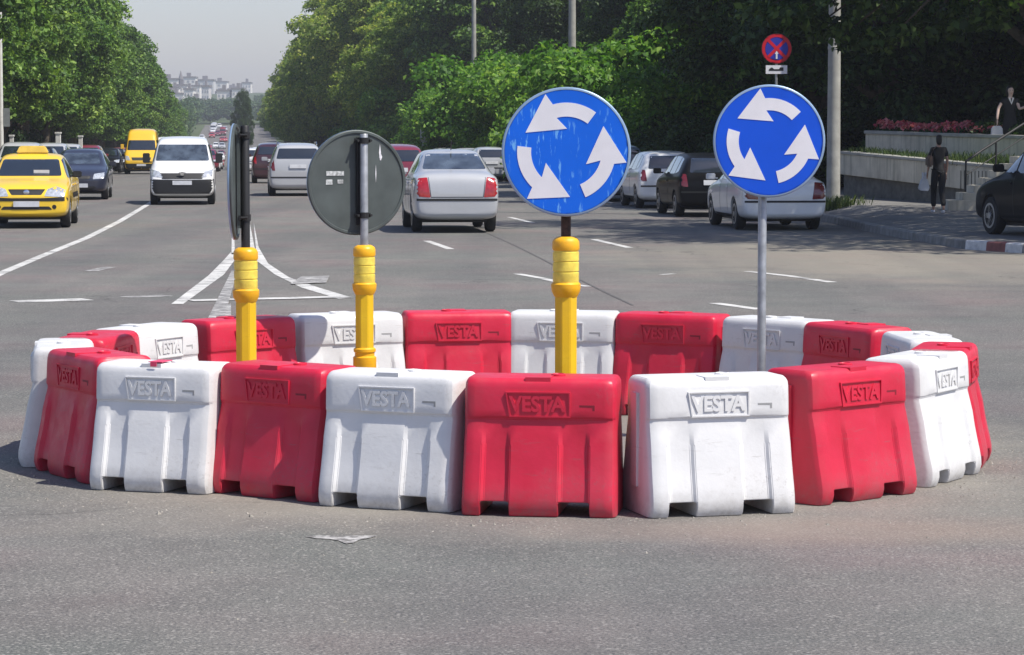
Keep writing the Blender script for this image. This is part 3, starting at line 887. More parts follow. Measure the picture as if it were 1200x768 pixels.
SPECS['hatch'] = dict(L=4.0, W=1.68, wr=.30, ax=(-1.25, 1.22), st=[
    (-1.98, .34, .60, .64, .76, .6), (-1.95, .27, .86, .95, .80, .64), (-1.86, .22, .96, 1.12, .83, .64), (-1.72, .2, .97, 1.34, .84, .60), (-1.45, .2, .97, 1.44, .84, .575), (-.7, .2, .95, 1.48, .84, .57), (.0, .2, .94, 1.47, .84, .575),
    (.30, .2, .93, 1.42, .84, .59), (.98, .2, .91, 1.0, .84, .66), (1.15, .2, .90, .96, .835, .66), (1.6, .21, .83, .88, .82, .6), (1.86, .24, .70, .76, .77, .52), (1.98, .32, .56, .60, .68, .44)],
    wind=[(-.58, 1.04), (.58, 1.04), (.50, 1.36), (-.50, 1.36)], rear=[(-.58, 1.03), (.58, 1.03), (.50, 1.36), (-.50, 1.36)],
    side=[[(-1.50, 1.05), (-1.12, 1.0), (-1.12, 1.38), (-1.38, 1.34)], [(-1.05, 1.0), (-.35, .99), (-.35, 1.40), (-1.05, 1.39)], [(-.27, .99), (.78, .985), (.30, 1.36), (-.27, 1.40)]],
    door=[-.31], mirror=(.66, 1.0),
    head=[[(.40, .60), (.72, .63), (.74, .80), (.44, .76)]], tail=[[(.62, .70), (.82, .72), (.80, 1.0), (.66, 1.0)]], plate_f=(0, .42), plate_r=(0, .80), grille=[(-.3, .60), (.3, .60), (.35, .70), (-.35, .70)],
    low=[(-.5, .28), (.5, .28), (.46, .40), (-.46, .40)])
SPECS['taxi'] = dict(L=4.25, W=1.74, wr=.31, ax=(-1.25, 1.38), st=[
    (-2.12, .34, .62, .66, .76, .55), (-2.10, .27, .92, .98, .82, .62), (-1.98, .22, 1.0, 1.06, .86, .66), (-1.62, .21, 1.0, 1.10, .87, .66), (-1.5, .21, 1.0, 1.14, .87, .64),
    (-.95, .2, .99, 1.47, .87, .62), (-.45, .2, .98, 1.52, .87, .62), (.15, .2, .97, 1.52, .87, .625), (.48, .2, .96, 1.47, .87, .635), (1.12, .2, .95, 1.03, .87, .70), (1.26, .2, .93, 1.0, .865, .70),
    (1.78, .21, .86, .91, .85, .66), (2.02, .24, .74, .79, .82, .6), (2.12, .30, .60, .64, .76, .5)],
    wind=[(-.66, 1.06), (.66, 1.06), (.57, 1.40), (-.57, 1.40)], rear=[(-.60, 1.13), (.60, 1.13), (.52, 1.42), (-.52, 1.42)],
    side=[[(-1.3, 1.06), (-.62, 1.03), (-.62, 1.41), (-.84, 1.41)], [(-.54, 1.03), (.20, 1.02), (.20, 1.43), (-.54, 1.42)], [(.28, 1.02), (.96, 1.02), (.50, 1.38), (.28, 1.42)]],
    door=[-.58, .24], mirror=(.84, 1.05),
    head=[[(.36, .66), (.76, .64), (.79, .78), (.60, .86), (.42, .80)]], tail=[[(.6, .7), (.82, .7), (.82, .95), (.66, .95)]], plate_f=(0, .50), plate_r=(0, .8), grille=[(-.30, .685), (.30, .685), (.38, .80), (-.38, .80)],
    band=[(-.84, .56), (.84, .56), (.82, .645), (.3, .62), (-.3, .62), (-.82, .645)], low=[(-.52, .385), (.52, .385), (.46, .45), (-.46, .45)])
SPECS['van'] = dict(L=4.4, W=1.80, wr=.32, ax=(-1.35, 1.42), st=[
    (-2.2, .34, .9, 1.0, .82, .72), (-2.18, .27, 1.0, 1.55, .86, .72), (-2.1, .22, 1.05, 1.78, .89, .70), (-1.2, .2, 1.06, 1.84, .89, .69), (-.2, .2, 1.06, 1.85, .89, .69), (.45, .2, 1.06, 1.80, .89, .69), (.68, .2, 1.06, 1.73, .89, .69),
    (1.30, .2, 1.06, 1.17, .89, .76), (1.48, .2, 1.03, 1.12, .885, .75), (1.90, .21, .92, 1.0, .87, .72), (2.10, .24, .76, .84, .83, .66), (2.2, .30, .60, .66, .76, .5)],
    wind=[(-.73, 1.19), (.73, 1.19), (.65, 1.63), (-.65, 1.63)], rear=[(-.6, 1.15), (.6, 1.15), (.56, 1.6), (-.56, 1.6)],
    side=[[(.10, 1.13), (1.06, 1.15), (.66, 1.62), (.10, 1.66)]], door=[.02, 1.1], mirror=(1.08, 1.15),
    head=[[(.52, .74), (.80, .76), (.83, .96), (.60, .90)]], tail=[[(.74, .7), (.86, .7), (.86, 1.2), (.76, 1.2)]], plate_f=(0, .60), plate_r=(0, .8), grille=[(-.54, .70), (.54, .70), (.60, .86), (-.60, .86)],
    black_bumper=[(-.80, .30), (.80, .30), (.86, .40), (.86, .70), (.5, .685), (-.5, .685), (-.86, .70), (-.86, .40)], low=None)
SPECS['highvan'] = dict(L=5.6, W=2.0, wr=.35, ax=(-1.8, 1.75), st=[
    (-2.78, .4, 1.1, 1.4, .90, .84), (-2.76, .32, 1.2, 2.2, .95, .82), (-2.68, .26, 1.25, 2.5, .98, .80), (-1.2, .25, 1.26, 2.58, .99, .80), (.6, .25, 1.26, 2.58, .99, .79), (1.15, .25, 1.26, 2.46, .99, .78), (1.42, .25, 1.26, 2.02, .99, .80),
    (2.02, .25, 1.24, 1.36, .98, .84), (2.2, .25, 1.16, 1.26, .97, .82), (2.55, .27, .98, 1.06, .95, .78), (2.72, .30, .80, .88, .90, .7), (2.8, .36, .62, .70, .80, .5)],
    wind=[(-.80, 1.36), (.80, 1.36), (.74, 1.92), (-.74, 1.92)], rear=[(-.7, 1.4), (.7, 1.4), (.68, 2.0), (-.68, 2.0)],
    side=[[(.55, 1.36), (1.70, 1.36), (1.42, 1.92), (.55, 1.94)], [(-1.0, 1.36), (.45, 1.36), (.45, 1.94), (-1.0, 1.94)]], door=[.5, 1.8], mirror=(1.85, 1.45),
    head=[[(.62, .78), (.90, .80), (.90, 1.06), (.70, 1.02)]], tail=[[(.86, .8), (.95, .8), (.95, 1.4), (.88, 1.4)]], plate_f=(0, .52), plate_r=(0, .8), grille=[(-.5, .78), (.5, .78), (.56, .95), (-.56, .95)],
    black_bumper=[(-.93, .30), (.93, .30), (.93, .60), (-.93, .60)], low=None)
SPECS['estate'] = dict(L=4.55, W=1.80, wr=.32, ax=(-1.35, 1.38), st=[
    (-2.24, .36, .66, .72, .80, .66), (-2.22, .28, .92, 1.05, .85, .70), (-2.12, .22, 1.0, 1.30, .88, .68), (-1.98, .2, 1.02, 1.52, .89, .64), (-1.7, .2, 1.02, 1.60, .89, .625), (-.7, .2, 1.0, 1.64, .89, .62), (.1, .2, .99, 1.62, .89, .62),
    (.40, .2, .98, 1.56, .89, .63), (1.12, .2, .96, 1.06, .89, .70), (1.3, .2, .95, 1.02, .885, .70), (1.82, .21, .86, .92, .87, .64), (2.12, .24, .72, .78, .82, .56), (2.25, .32, .58, .62, .72, .45)],
    wind=[(-.62, 1.1), (.62, 1.1), (.54, 1.49), (-.54, 1.49)], rear=[(-.66, 1.16), (.66, 1.16), (.58, 1.47), (-.58, 1.47)],
    side=[[(-1.88, 1.1), (-1.3, 1.06), (-1.3, 1.52), (-1.72, 1.50)], [(-1.22, 1.06), (-.42, 1.05), (-.42, 1.54), (-1.22, 1.53)], [(-.34, 1.05), (.40, 1.04), (.40, 1.48), (-.34, 1.54)], [(.47, 1.04), (.92, 1.05), (.52, 1.42), (.47, 1.45)]],
    door=[-.38, .44], mirror=(.80, 1.08),
    head=[[(.44, .64), (.78, .66), (.80, .82), (.50, .78)]], tail=[[(.70, .78), (.87, .80), (.86, 1.12), (.74, 1.12)]], plate_f=(0, .42), plate_r=(0, .92), grille=[(-.34, .62), (.34, .62), (.40, .74), (-.40, .74)],
    low=[(-.55, .30), (.55, .30), (.50, .42), (-.50, .42)])
_body_cache = {}
def paint(name, col, rough=.3):
    dk = max(col) < .02
    return mat('paint_' + name, col, .42 if dk else rough, 0, var=.03, scale=2, coat=.15 if dk else .8, spec=.1 if dk else None)
def car_parts(kind):
    if kind in _body_cache: return _body_cache[kind]
    s = SPECS[kind]
    body = car_body_mesh(s['st'], s['ax'], s['wr'], s['W'])
    solid = car_body_mesh(s['st'], (), s['wr'], s['W']) if False else body
    bm = bmesh.new(); bm.from_mesh(body); bvh = BVHTree.FromBMesh(bm); bm.free()
    ps = []
    G_ = 'glass'
    ps.append(('windscreen', project(bvh, s['wind'], 'F', .010, rnd=.04, cuts=4), G_))
    ps.append(('rear_window', project(bvh, s['rear'], 'B', .010, rnd=.04, cuts=4), G_))
    for pl in s['side']:
        ps.append(('side_window', project(bvh, pl, 'L', .007, rnd=.03), G_))
        ps.append(('side_window', project(bvh, pl, 'R', .007, rnd=.03), G_))
    for pl in s['head']:
        for q in (pl, mir(pl)): ps.append(('headlight', project(bvh, q, 'F', .006), 'head'))
    for pl in s['tail']:
        for q in (pl, mir(pl)): ps.append(('taillight', project(bvh, q, 'B', .006), 'tail'))
    ps.append(('grille', project(bvh, s['grille'], 'F', .005), 'dark'))
    if s.get('low'): ps.append(('lower_grille', project(bvh, s['low'], 'F', .005), 'dark'))
    if s.get('band'): ps.append(('bumper_band', project(bvh, s['band'], 'F', .008), 'dark'))
    if s.get('black_bumper'): ps.append(('front_bumper', project(bvh, s['black_bumper'], 'F', .016, thick=.03), 'dark'))
    W = s['W'] / 2
    ps.append(('rear_bumper_strip', project(bvh, [(-W * .93, .56), (W * .93, .56), (W * .93, .60), (-W * .93, .60)], 'B', .008, rnd=.01), 'dark'))
    for pv, key in (('F', 'plate_f'), ('B', 'plate_r')):
        if s.get(key):
            x, z = s[key]
            ps.append(('number_plate', project(bvh, [(x - .26, z - .057), (x + .26, z - .057), (x + .26, z + .057), (x - .26, z + .057)], pv, .03, rnd=.008), 'plate'))
    belt = s['st'][6][2]
    for xd in s['door']:
        for v in 'LR':
            ps.append(('door_seam', project(bvh, [(xd - .007, .36), (xd + .007, .36), (xd + .007, belt + .02), (xd - .007, belt + .02)], v, .0025, thick=.01, rnd=0), 'dark'))
            ps.append(('door_handle', project(bvh, [(xd + .08, belt - .13), (xd + .26, belt - .13), (xd + .26, belt - .095), (xd + .08, belt - .095)], v, .02, rnd=.01), 'body'))
    for v in 'LR':
        ps.append(('sill_trim', project(bvh, [(s['ax'][0] + s['wr'] + .08, .30), (s['ax'][1] - s['wr'] - .08, .30), (s['ax'][1] - s['wr'] - .08, .235), (s['ax'][0] + s['wr'] + .08, .235)], v, .004, rnd=0), 'dark'))
    _body_cache[kind] = (body, ps)
    return _body_cache[kind]

def make_car(kind, name, m, extras=(), tail=None, glass=None, trim=None):
    s = SPECS[kind]; body, ps = car_parts(kind)
    root = empty(name)
    bd = body.copy(); bd.materials.clear(); bd.materials.append(m); link_mesh('body', bd, None, root)
    mm = {'glass': glass or M_GLASS, 'head': M_HEAD, 'tail': tail or M_TAIL, 'dark': M_DARK, 'plate': M_PLATE, 'body': m}
    for nm, me, k in ps:
        q = me.copy(); q.materials.clear(); q.materials.append(mm[k]); link_mesh(nm, q, None, root)
    for ax in s['ax']:
        for sd in (-1, 1):
            wheel(root, ax, sd * (s['W'] / 2 - .125), s['wr'], sd)
    MB().box(s['ax'][0] - .3, -s['W'] / 2 + .22, .17, s['ax'][1] + .3, s['W'] / 2 - .22, .34).build('underbody_shade_box', M_DARK, root)  # dark box between the wheels, put in for the shadow under the car
    mx, mz = s['mirror']
    big = .14 if kind in ('van', 'highvan') else 0
    for sd in (-1, 1):
        y = sd * (s['W'] / 2 + .04)
        b = MB().obox((mx, y + sd * .05, mz + .04 + big / 2), .10, .19, .13 + big)
        b.obox((mx, y - sd * .06, mz), .05, .12, .035)
        b.build('wing_mirror', trim or m, root, bevel=.025, smooth=60)
    for e in extras: e(root)
    return root
PRO = {}
def car(kind, name, col, rgb, d, t, lab, cat, group=None, away=True, extras=(), yaw=0.0, tail=None, rough=.3, glass=None, trim=None, xy=None):
    key = (kind, name, col, bool(extras), tail)
    if key in PRO: o = children_snapshot_copy(PRO[key])
    else:
        o = make_car(kind, name, paint(col, rgb, rough), extras, tail, glass, trim); PRO[key] = o
    p = PT(d, t) if xy is None else Vector((xy[0], xy[1], xy[2]))
    o.location = p + Vector((0, 0, .004))
    dz = (gz(p.y + 2) - gz(p.y - 2)) / 4 if xy is None else 0
    o.rotation_euler = (0, -math.atan(dz) * (1 if away else -1), PI / 2 + TH + yaw + (0 if away else PI))
    tag(o, lab, cat, group)
    return o
RUN = 'traffic on the avenue'; PARK = 'cars parked along the kerbs'
def taxi_extras(root):
    b = MB().prism([(-.34, 0), (.34, 0), (.26, .15), (-.26, .15)], -.09, .09, lambda a, c, h: (h + .12, a, c + 1.525))
    b.build('taxi_roof_light', mat('roof_light', (.85, .62, .12), .35), root, bevel=.02, smooth=60)
    b = MB()
    for k in range(14):
        for j in range(2):
            if (k + j) % 2 == 0:
                for sd in (-1, 1):
                    x = -1.0 + k * .13; b.box(x, sd * .866 - .004 + sd * .008, .60 + j * .055, x + .13, sd * .866 + .004 + sd * .008, .655 + j * .055)
    b.build('checker_marking', M_DARK, root)
    MB().lathe([(.055, 0), (.06, .01), (.04, .02)], 16, axis='X', c=(2.075, 0, .735)).build('badge', M_CHROME, root, smooth=50)
    MB().box(1.0, .08, 1.045, 1.03, .40, 1.18).build('dashboard_paper', M_WHITEC, root)
    for sd in (-1, 1):
        MB().lathe([(.045, 0), (.045, .02)], 14, axis='X', c=(2.085, sd * .56, .44)).build('fog_lamp', M_DARK, root)
def van_extras(root):
    MB().box(2.165, -.045, .80, 2.20, .045, .90).box(2.165, -.10, .855, 2.199, .10, .885).build('badge', M_CHROME, root, bevel=.01)
def roof_bars(root):
    for sd in (-1, 1):
        MB().tube([(-1.5, sd * .60, 1.58), (-1.4, sd * .60, 1.655), (.2, sd * .60, 1.655), (.3, sd * .60, 1.58)], .018, 8).build('roof_rail', M_CHROME, root)
def antenna(root):
    MB().tube([(-.75, 0, 1.44), (-.86, 0, 1.60)], .012, 6).build('antenna', M_DARK, root)
def sedan_seams(root):
    bm = bmesh.new(); bm.from_mesh(car_parts('sedan')[0]); bvh = BVHTree.FromBMesh(bm); bm.free()
    def ln(a, b_, w=.006):
        d = (Vector(b_) - Vector(a)).normalized(); n_ = Vector((-d.y, d.x)) * w; a, b_ = Vector(a), Vector(b_)
        return [tuple(a - n_), tuple(b_ - n_), tuple(b_ + n_), tuple(a + n_)]
    for a, b_ in (((-.53, .63), (-.58, .97)), ((.53, .63), (.58, .97)), ((-.53, .625), (.53, .625)), ((-.17, .70), (-.17, .86)), ((.40, .70), (.40, .86))):
        me = project(bvh, ln(a, b_), 'B', .003, thick=.01, rnd=0); me.materials.append(M_DARK if abs(a[0]) > .5 else paint('silver', SIL)); link_mesh('boot_seam', me, None, root)

SIL = (.44, .45, .475)
car('taxi', 'taxi', 'taxi_yellow', (.86, .56, .03), 57.8, -4.12, 'yellow taxi saloon with a roof light, driving towards the barriers', 'taxi', RUN, away=False, extras=(taxi_extras,), glass=M_GLASS, trim=M_DARK)
car('hatch', 'parked_car', 'navy', (.022, .025, .045), 81.5, -4.35, 'dark navy hatchback following behind the yellow taxi', 'car', RUN, away=False, glass=M_GLASSL)
car('van', 'delivery_van', 'white', (.80, .80, .80), 76.2, -1.25, 'white delivery van with black front bumper, driving towards the barriers', 'van', RUN, away=False, extras=(van_extras,), glass=M_GLASSL, trim=M_DARK)
car('highvan', 'minibus', 'bus_yellow', (.82, .50, .03), 157, -4.9, 'tall yellow high-roof van coming along beneath the trees', 'van', RUN, away=False, glass=M_GLASS)
car('highvan', 'minibus', 'white', (.80, .80, .80), 205, -4.6, 'white high-roof minibus behind the tall yellow van', 'minibus', RUN, away=False)
o_ = car('sedan', 'car', 'silver', SIL, 55.4, 4.45, 'silver saloon seen from behind between the grey sign back and the worn blue sign', 'car', RUN, extras=(antenna, sedan_seams), glass=M_GLASSL)
o_.scale = (1, .965, 1.12)
car('estate', 'car', 'silver', SIL, 86.5, 2.15, 'silver people carrier with roof rails driving away beside the grey sign back', 'car', RUN, extras=(roof_bars,), tail=M_TAILD)
car('estate', 'car', 'maroon', (.05, .012, .018), 112, 1.85, 'dark maroon estate car just ahead of the silver people carrier', 'car', RUN, tail=M_TAIL)
car('estate', 'car', 'wine_red', (.20, .022, .04), 78.5, 4.75, 'wine red estate car ahead of the silver saloon, only its roof showing', 'car', RUN)
car('hatch', 'car', 'white', (.80, .80, .80), 158, 1.3, 'white hatchback driving away ahead of the maroon estate', 'car', RUN)
# parked row on the kerb side
car('sedan', 'car', 'white', (.80, .80, .80), 56.7, 11.1, 'white saloon parked behind the clean blue sign', 'car', PARK, tail=M_TAILD)
car('hatch', 'car', 'black', (.006, .006, .007), 65.2, 11.25, 'black hatchback parked ahead of the white saloon', 'car', PARK, tail=M_TAILD)
car('hatch', 'car', 'white', (.80, .80, .80), 72.4, 11.4, 'white hatchback parked ahead of the black one, beside the worn blue sign', 'car', PARK, tail=M_TAILD)
car('estate', 'car', 'gloss_black', (.007, .007, .009), 0, 0, 'black car parked on the pavement beyond the painted kerb', 'car', PARK, away=True, yaw=R(9.5), xy=(9.60, 46.9, .163)).scale = (1, 1, 1.05)
car('estate', 'car', 'blue_grey', (.12, .15, .2), 79.8, 11.1, 'blue grey estate parked ahead of the two white and black parked cars', 'car', PARK)
rc = random.Random(11)
cols = [('white', (.80, .80, .80)), ('silver', SIL), ('black', (.006, .006, .007)), ('blue_grey', (.12, .15, .2)), ('wine_red', (.20, .022, .04)), ('white', (.8, .8, .8)), ('navy', (.022, .025, .045)), ('silver', SIL)]
words_of = {'white': 'white', 'silver': 'silver', 'black': 'black', 'blue_grey': 'blue grey', 'wine_red': 'wine red', 'navy': 'dark navy'}
kinds_of = {'hatch': 'hatchback', 'sedan': 'saloon', 'estate': 'estate'}
d = 118.0
while d < 330:
    c, rgb = cols[rc.randrange(len(cols))]; k = rc.choice(['hatch', 'sedan', 'estate', 'hatch'])
    car(k, 'car', c, rgb, d, 11.2 + rc.uniform(-.12, .12), f'small far {words_of[c]} {kinds_of[k]} in the parked row under the shrubs', 'car', PARK + ' under the shrubs')
    d += rc.uniform(6.0, 9.5) + (10 if rc.random() < .15 else 0)
d = 96.0
while d < 300:
    c, rgb = cols[rc.randrange(len(cols))]; k = rc.choice(['hatch', 'sedan', 'estate', 'hatch'])
    if d < 104: c, rgb, k = 'silver', SIL, 'estate'
    car(k, 'car', c, rgb, d, -7.25 + rc.uniform(-.12, .12), f'far {words_of[c]} {kinds_of[k]} parked nose out beneath the big trees', 'car', PARK + ' beneath the big trees', away=False)
    d += rc.uniform(6.2, 9.5) + (12 if rc.random() < .2 else 0)
for d, t, k, c, rgb, aw in ((176, -1.4, 'hatch', 'wine_red', (.20, .022, .04), False), (230, -1.5, 'sedan', 'white', (.8,) * 3, False), (262, -4.8, 'estate', 'red', (.42, .03, .03), False), (290, -1.4, 'hatch', 'silver', SIL, False),
                            (330, -1.5, 'estate', 'wine_red', (.20, .022, .04), False), (345, -4.6, 'sedan', 'white', (.8,) * 3, False), (380, -1.6, 'hatch', 'white', (.8,) * 3, False), (430, -1.5, 'estate', 'red', (.42, .03, .03), False),
                            (470, -4.4, 'sedan', 'silver', SIL, False), (520, -1.5, 'estate', 'white', (.8,) * 3, False), (600, -1.5, 'estate', 'wine_red', (.20, .022, .04), False), (680, -3.0, 'estate', 'white', (.8,) * 3, False), (740, -1.0, 'sedan', 'red', (.42, .03, .03), False),
                            (800, -3.0, 'estate', 'wine_red', (.20, .022, .04), False), (860, -1.0, 'estate', 'silver', SIL, False), (940, -3, 'estate', 'white', (.8,) * 3, False),
                            (185, 2.2, 'estate', 'white', (.8,) * 3, True), (205, 5.0, 'sedan', 'silver', SIL, True), (228, 2.3, 'hatch', 'white', (.8,) * 3, True), (150, 7.8, 'sedan', 'silver', SIL, True), (182, 8.0, 'hatch', 'white', (.8,) * 3, True),
                            (262, 5.1, 'sedan', 'white', (.8,) * 3, True), (305, 2.4, 'sedan', 'silver', SIL, True), (340, 5.0, 'estate', 'white', (.8,) * 3, True), (214, 8.0, 'estate', 'white', (.8,) * 3, True)):
    w = {'red': 'bright red'}.get(c, words_of.get(c, c))
    way = 'driving away' if aw else 'coming nearer'
    car(k, 'car', c, rgb, d, t, f'small distant {w} {kinds_of[k]} {way} in the far traffic', 'car', 'distant traffic', away=aw)

for k in range(26):
    d = 300 + k * 24 + rc.uniform(-6, 6); t = rc.choice([-4.6, -1.5, -4.4, -7.2, 2.2])
    c, rgb = rc.choice([('wine_red', (.20, .022, .04)), ('white', (.8, .8, .8)), ('silver', SIL), ('red', (.42, .03, .03)), ('white', (.8, .8, .8)), ('black', (.006, .006, .007))]); kk = rc.choice(['hatch', 'estate', 'highvan'] if c != 'red' else ['hatch', 'estate'])
    car(kk, 'car', c, rgb, d, t, 'tiny ' + c.replace('_', ' ') + ' vehicle in the queue far down the avenue', 'car', 'far queue of vehicles', away=(t > 0))

# ------------------------------------------------------------------ trees and shrubs
def leaf_cloud(name, clumps, n_leaves, size, m, seed, out=.55):
    """leaf-sized folded quads scattered on and in leaf clumps; clumps = [(centre, radii, weight)]"""
    rg = np.random.default_rng(seed)
    w = np.array([c[2] for c in clumps], float); w /= w.sum()
    pick = rg.choice(len(clumps), n_leaves, p=w)
    C = np.array([c[0] for c in clumps])[pick]; Rr = np.array([c[1] for c in clumps])[pick]
    dirs = rg.normal(size=(n_leaves, 3)); dirs /= np.linalg.norm(dirs, axis=1)[:, None]
    low = dirs[:, 2] < -.35
    dirs[low, 2] *= -.6
    rad = 1 - np.abs(rg.normal(0, .20, n_leaves)); rad = np.clip(rad, .15, 1.0) * rg.uniform(.86, 1.16, n_leaves)
    P = C + dirs * Rr * rad[:, None]
    nrm = dirs * out + rg.normal(size=(n_leaves, 3)) * .5 + np.array([0, 0, .35]); nrm /= np.linalg.norm(nrm, axis=1)[:, None]
    a = np.cross(nrm, rg.normal(size=(n_leaves, 3))); a /= np.linalg.norm(a, axis=1)[:, None]
    b_ = np.cross(nrm, a)
    s = size * rg.uniform(.6, 1.35, n_leaves)[:, None]
    droop = nrm * s * .22
    V4 = np.stack([P - a * s * .62 - droop, P - b_ * s * .36, P + a * s * .62 - droop, P + b_ * s * .36], 1).reshape(-1, 3)
    me = bpy.data.meshes.new(name)
    me.vertices.add(len(V4)); me.vertices.foreach_set('co', V4.ravel())
    me.loops.add(len(V4)); me.loops.foreach_set('vertex_index', np.arange(len(V4)))
    me.polygons.add(n_leaves); me.polygons.foreach_set('loop_start', np.arange(0, len(V4), 4))
    me.update(calc_edges=True); me.validate()
    me.materials.append(m)
    return me
def tree_meshes(H, R0, zb, ncl, nl, size, m, seed, squash=1.0, boughs=()):
    """H top height, R0 crown radius, zb crown bottom"""
    rg = random.Random(seed); cl = []
    zc = (H + zb) / 2; hz = (H - zb) / 2
    for i in range(ncl):
        th = i * 2.399963 + rg.uniform(-.3, .3); k = (i + .5) / ncl
        zz = -1 + 2 * k; rr = math.sqrt(max(0, 1 - zz * zz)) ** .8
        wid = 1.0 - .25 * max(0, zz)
        ro = rg.uniform(.60, 1.06)
        c = (R0 * rr * ro * wid * math.cos(th), R0 * rr * ro * wid * math.sin(th) * squash, zc + hz * zz * rg.uniform(.74, .9))
        q = R0 * rg.choice([rg.uniform(.13, .20), rg.uniform(.2, .30)])
        cl.append((c, (q, q, q * rg.uniform(.55, .8)), q ** 2.1))
    for i in range(max(3, ncl // 5)):
        cl.append(((rg.uniform(-.3, .3) * R0, rg.uniform(-.3, .3) * R0, zc + hz * rg.uniform(-.6, .5)), (R0 * .45,) * 3, R0 * R0 * .05))
    nb = len(cl)
    cl += [((x, y, z - .5), (q * 1.1, q * 1.1, q * .55), q * q * 3.2) for x, y, z, q in boughs]
    crown = leaf_cloud('crown', cl, nl, size, m, seed)
    b = MB()
    for c_, _, _ in cl[nb:]: b.tube([(c_[0] * .45, c_[1] * .4, c_[2] + 1.7), (c_[0] * .8, c_[1], c_[2] + .8), c_], [.05, .03, .012], 6)
    lean = (rg.uniform(-.25, .25), rg.uniform(-.25, .25))
    tr = H * .024 + .06
    top = (lean[0] * 2, lean[1] * 2, zc + hz * .4)
    b.tube([(0, 0, -.1), (0, 0, .3), (lean[0] * .5, lean[1] * .5, zb * .8), (lean[0], lean[1], zc), top], [tr * 1.5, tr, tr * .85, tr * .5, tr * .15], 9)
    for i in range(9):
        c = cl[rg.randrange(ncl)][0]; z0 = zb * .75 + rg.uniform(0, .5) * (zc - zb * .75)
        st_ = Vector((lean[0] * .5, lean[1] * .5, z0)); e = Vector(c)
        b.tube([st_, st_.lerp(e, .5) + Vector((0, 0, .3)), e], [tr * .42, tr * .26, tr * .07], 6)
    trunk = b.mesh('trunk'); trunk.materials.append(M_BARK)
    trunk.polygons.foreach_set('use_smooth', [True] * len(trunk.polygons))
    return crown, trunk
def shrub_meshes(H, R0, ncl, nl, size, m, seed):
    rg = random.Random(seed); cl = []
    for i in range(ncl):
        th = rg.uniform(0, 2 * PI); r = R0 * math.sqrt(rg.random()) * .85
        z = H * rg.uniform(.12, .82) * (1 - .35 * (r / R0) ** 2)
        q = R0 * rg.uniform(.24, .40)
        cl.append(((r * math.cos(th), r * math.sin(th), z), (q, q, q * .75), q * q))
    crown = leaf_cloud('foliage', cl, nl, size, m, seed)
    b = MB()
    for i in range(6):
        c = cl[rg.randrange(ncl)][0]
        b.tube([(c[0] * .1, c[1] * .1, -.1), (c[0] * .4, c[1] * .4, c[2] * .5), c], [.06, .045, .015], 6)
    st_ = b.mesh('stem'); st_.materials.append(M_BARK)
    return crown, st_
TM = {
    'linA': tree_meshes(13.5, 4.9, 2.3, 95, 52000, .20, M_LEAF, 1), 'linB': tree_meshes(12.6, 4.6, 2.0, 85, 48000, .20, M_LEAF, 2), 'linC': tree_meshes(14.5, 5.2, 2.4, 100, 54000, .21, M_LEAF, 3),
    'yelA': tree_meshes(15.0, 5.1, 2.2, 95, 50000, .22, M_LEAFY, 4), 'darA': tree_meshes(15.5, 5.3, 2.6, 95, 50000, .20, M_LEAFS, 5), 'darB': tree_meshes(13.5, 4.9, 1.6, 90, 48000, .18, M_LEAFD, 6),
    'lowA': tree_meshes(9.5, 4.6, 1.0, 75, 42000, .20, M_LEAF, 7), 'strA': tree_meshes(16.0, 5.6, 3.7, 70, 20000, .19, M_LEAFS, 21), 'strB': tree_meshes(16.0, 5.6, 3.7, 70, 24000, .17, M_LEAFD, 22, boughs=[(-3.3, .3, 4.5, .7), (-4.0, -.4, 4.35, .6), (-4.4, .6, 4.2, .5), (-4.9, 0, 4.4, .65), (-5.4, .5, 4.6, .6), (-5.9, -.2, 4.75, .6), (-3.7, .8, 4.9, .8), (-4.7, -.6, 5.1, .8), (-5.5, .2, 5.4, .8), (-6.5, .3, 4.9, .5), (-2.4, .2, 4.7, .8)]),
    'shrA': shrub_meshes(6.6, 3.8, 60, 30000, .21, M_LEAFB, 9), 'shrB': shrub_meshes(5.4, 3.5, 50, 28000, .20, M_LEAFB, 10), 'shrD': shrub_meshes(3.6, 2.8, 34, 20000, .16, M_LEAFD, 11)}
rt = random.Random(5)
ORD = 'first second third fourth fifth sixth seventh eighth ninth tenth eleventh twelfth thirteenth fourteenth'.split()
def tree(kind, x, y, z, lab, cat, group, name='tree', sc=1.0, rz=None, sz=None):
    a, b_ = TM[kind]
    root = empty(name, (x, y, z), rt.uniform(0, 6.28) if rz is None else rz)
    root.scale = (sc, sc, sc if sz is None else sz)
    shr = kind.startswith('shr')
    link_mesh('foliage' if shr else 'crown', a, None, root); link_mesh('stem' if shr else 'trunk', b_, None, root)
    return tag(root, lab, cat, group)
def treeT(kind, d, t, *a, **k):
    p = PT(d, t); return tree(kind, p.x, p.y, p.z - .05, *a, **k)
# avenue trees on the taxi side: two rows
d = 84.0; i = 0
while d < 640:
    sc = rt.uniform(.92, 1.10) * (1.0 if d < 350 else max(.62, 1 - (d - 350) / 700))
    dist = 'near' if d < 130 else ('middle' if d < 260 else 'far')
    treeT(('linA', 'linB', 'linC')[i % 3], d, -12.6 + rt.uniform(-.4, .4), (f'full green tree, {ORD[i]} in the taxi side front row from the camera' if i < 12 else f'full green leafy tree in the {dist} stretch of the front row on the taxi side'), 'tree', 'front row of avenue trees on the taxi side', sc=sc)
    d += 7.6 if d < 200 else (10 if d < 400 else 15); i += 1
d = 80.0
while d < 420:
    treeT(('linC', 'darA', 'linA')[i % 3], d, -20.5 + rt.uniform(-1, 1), 'tall leafy tree of the back row behind the taxi side trees', 'tree', 'back row of trees on the taxi side', sc=rt.uniform(1.0, 1.15) if d < 300 else .85)
    d += 9.5; i += 1
d = 86.0
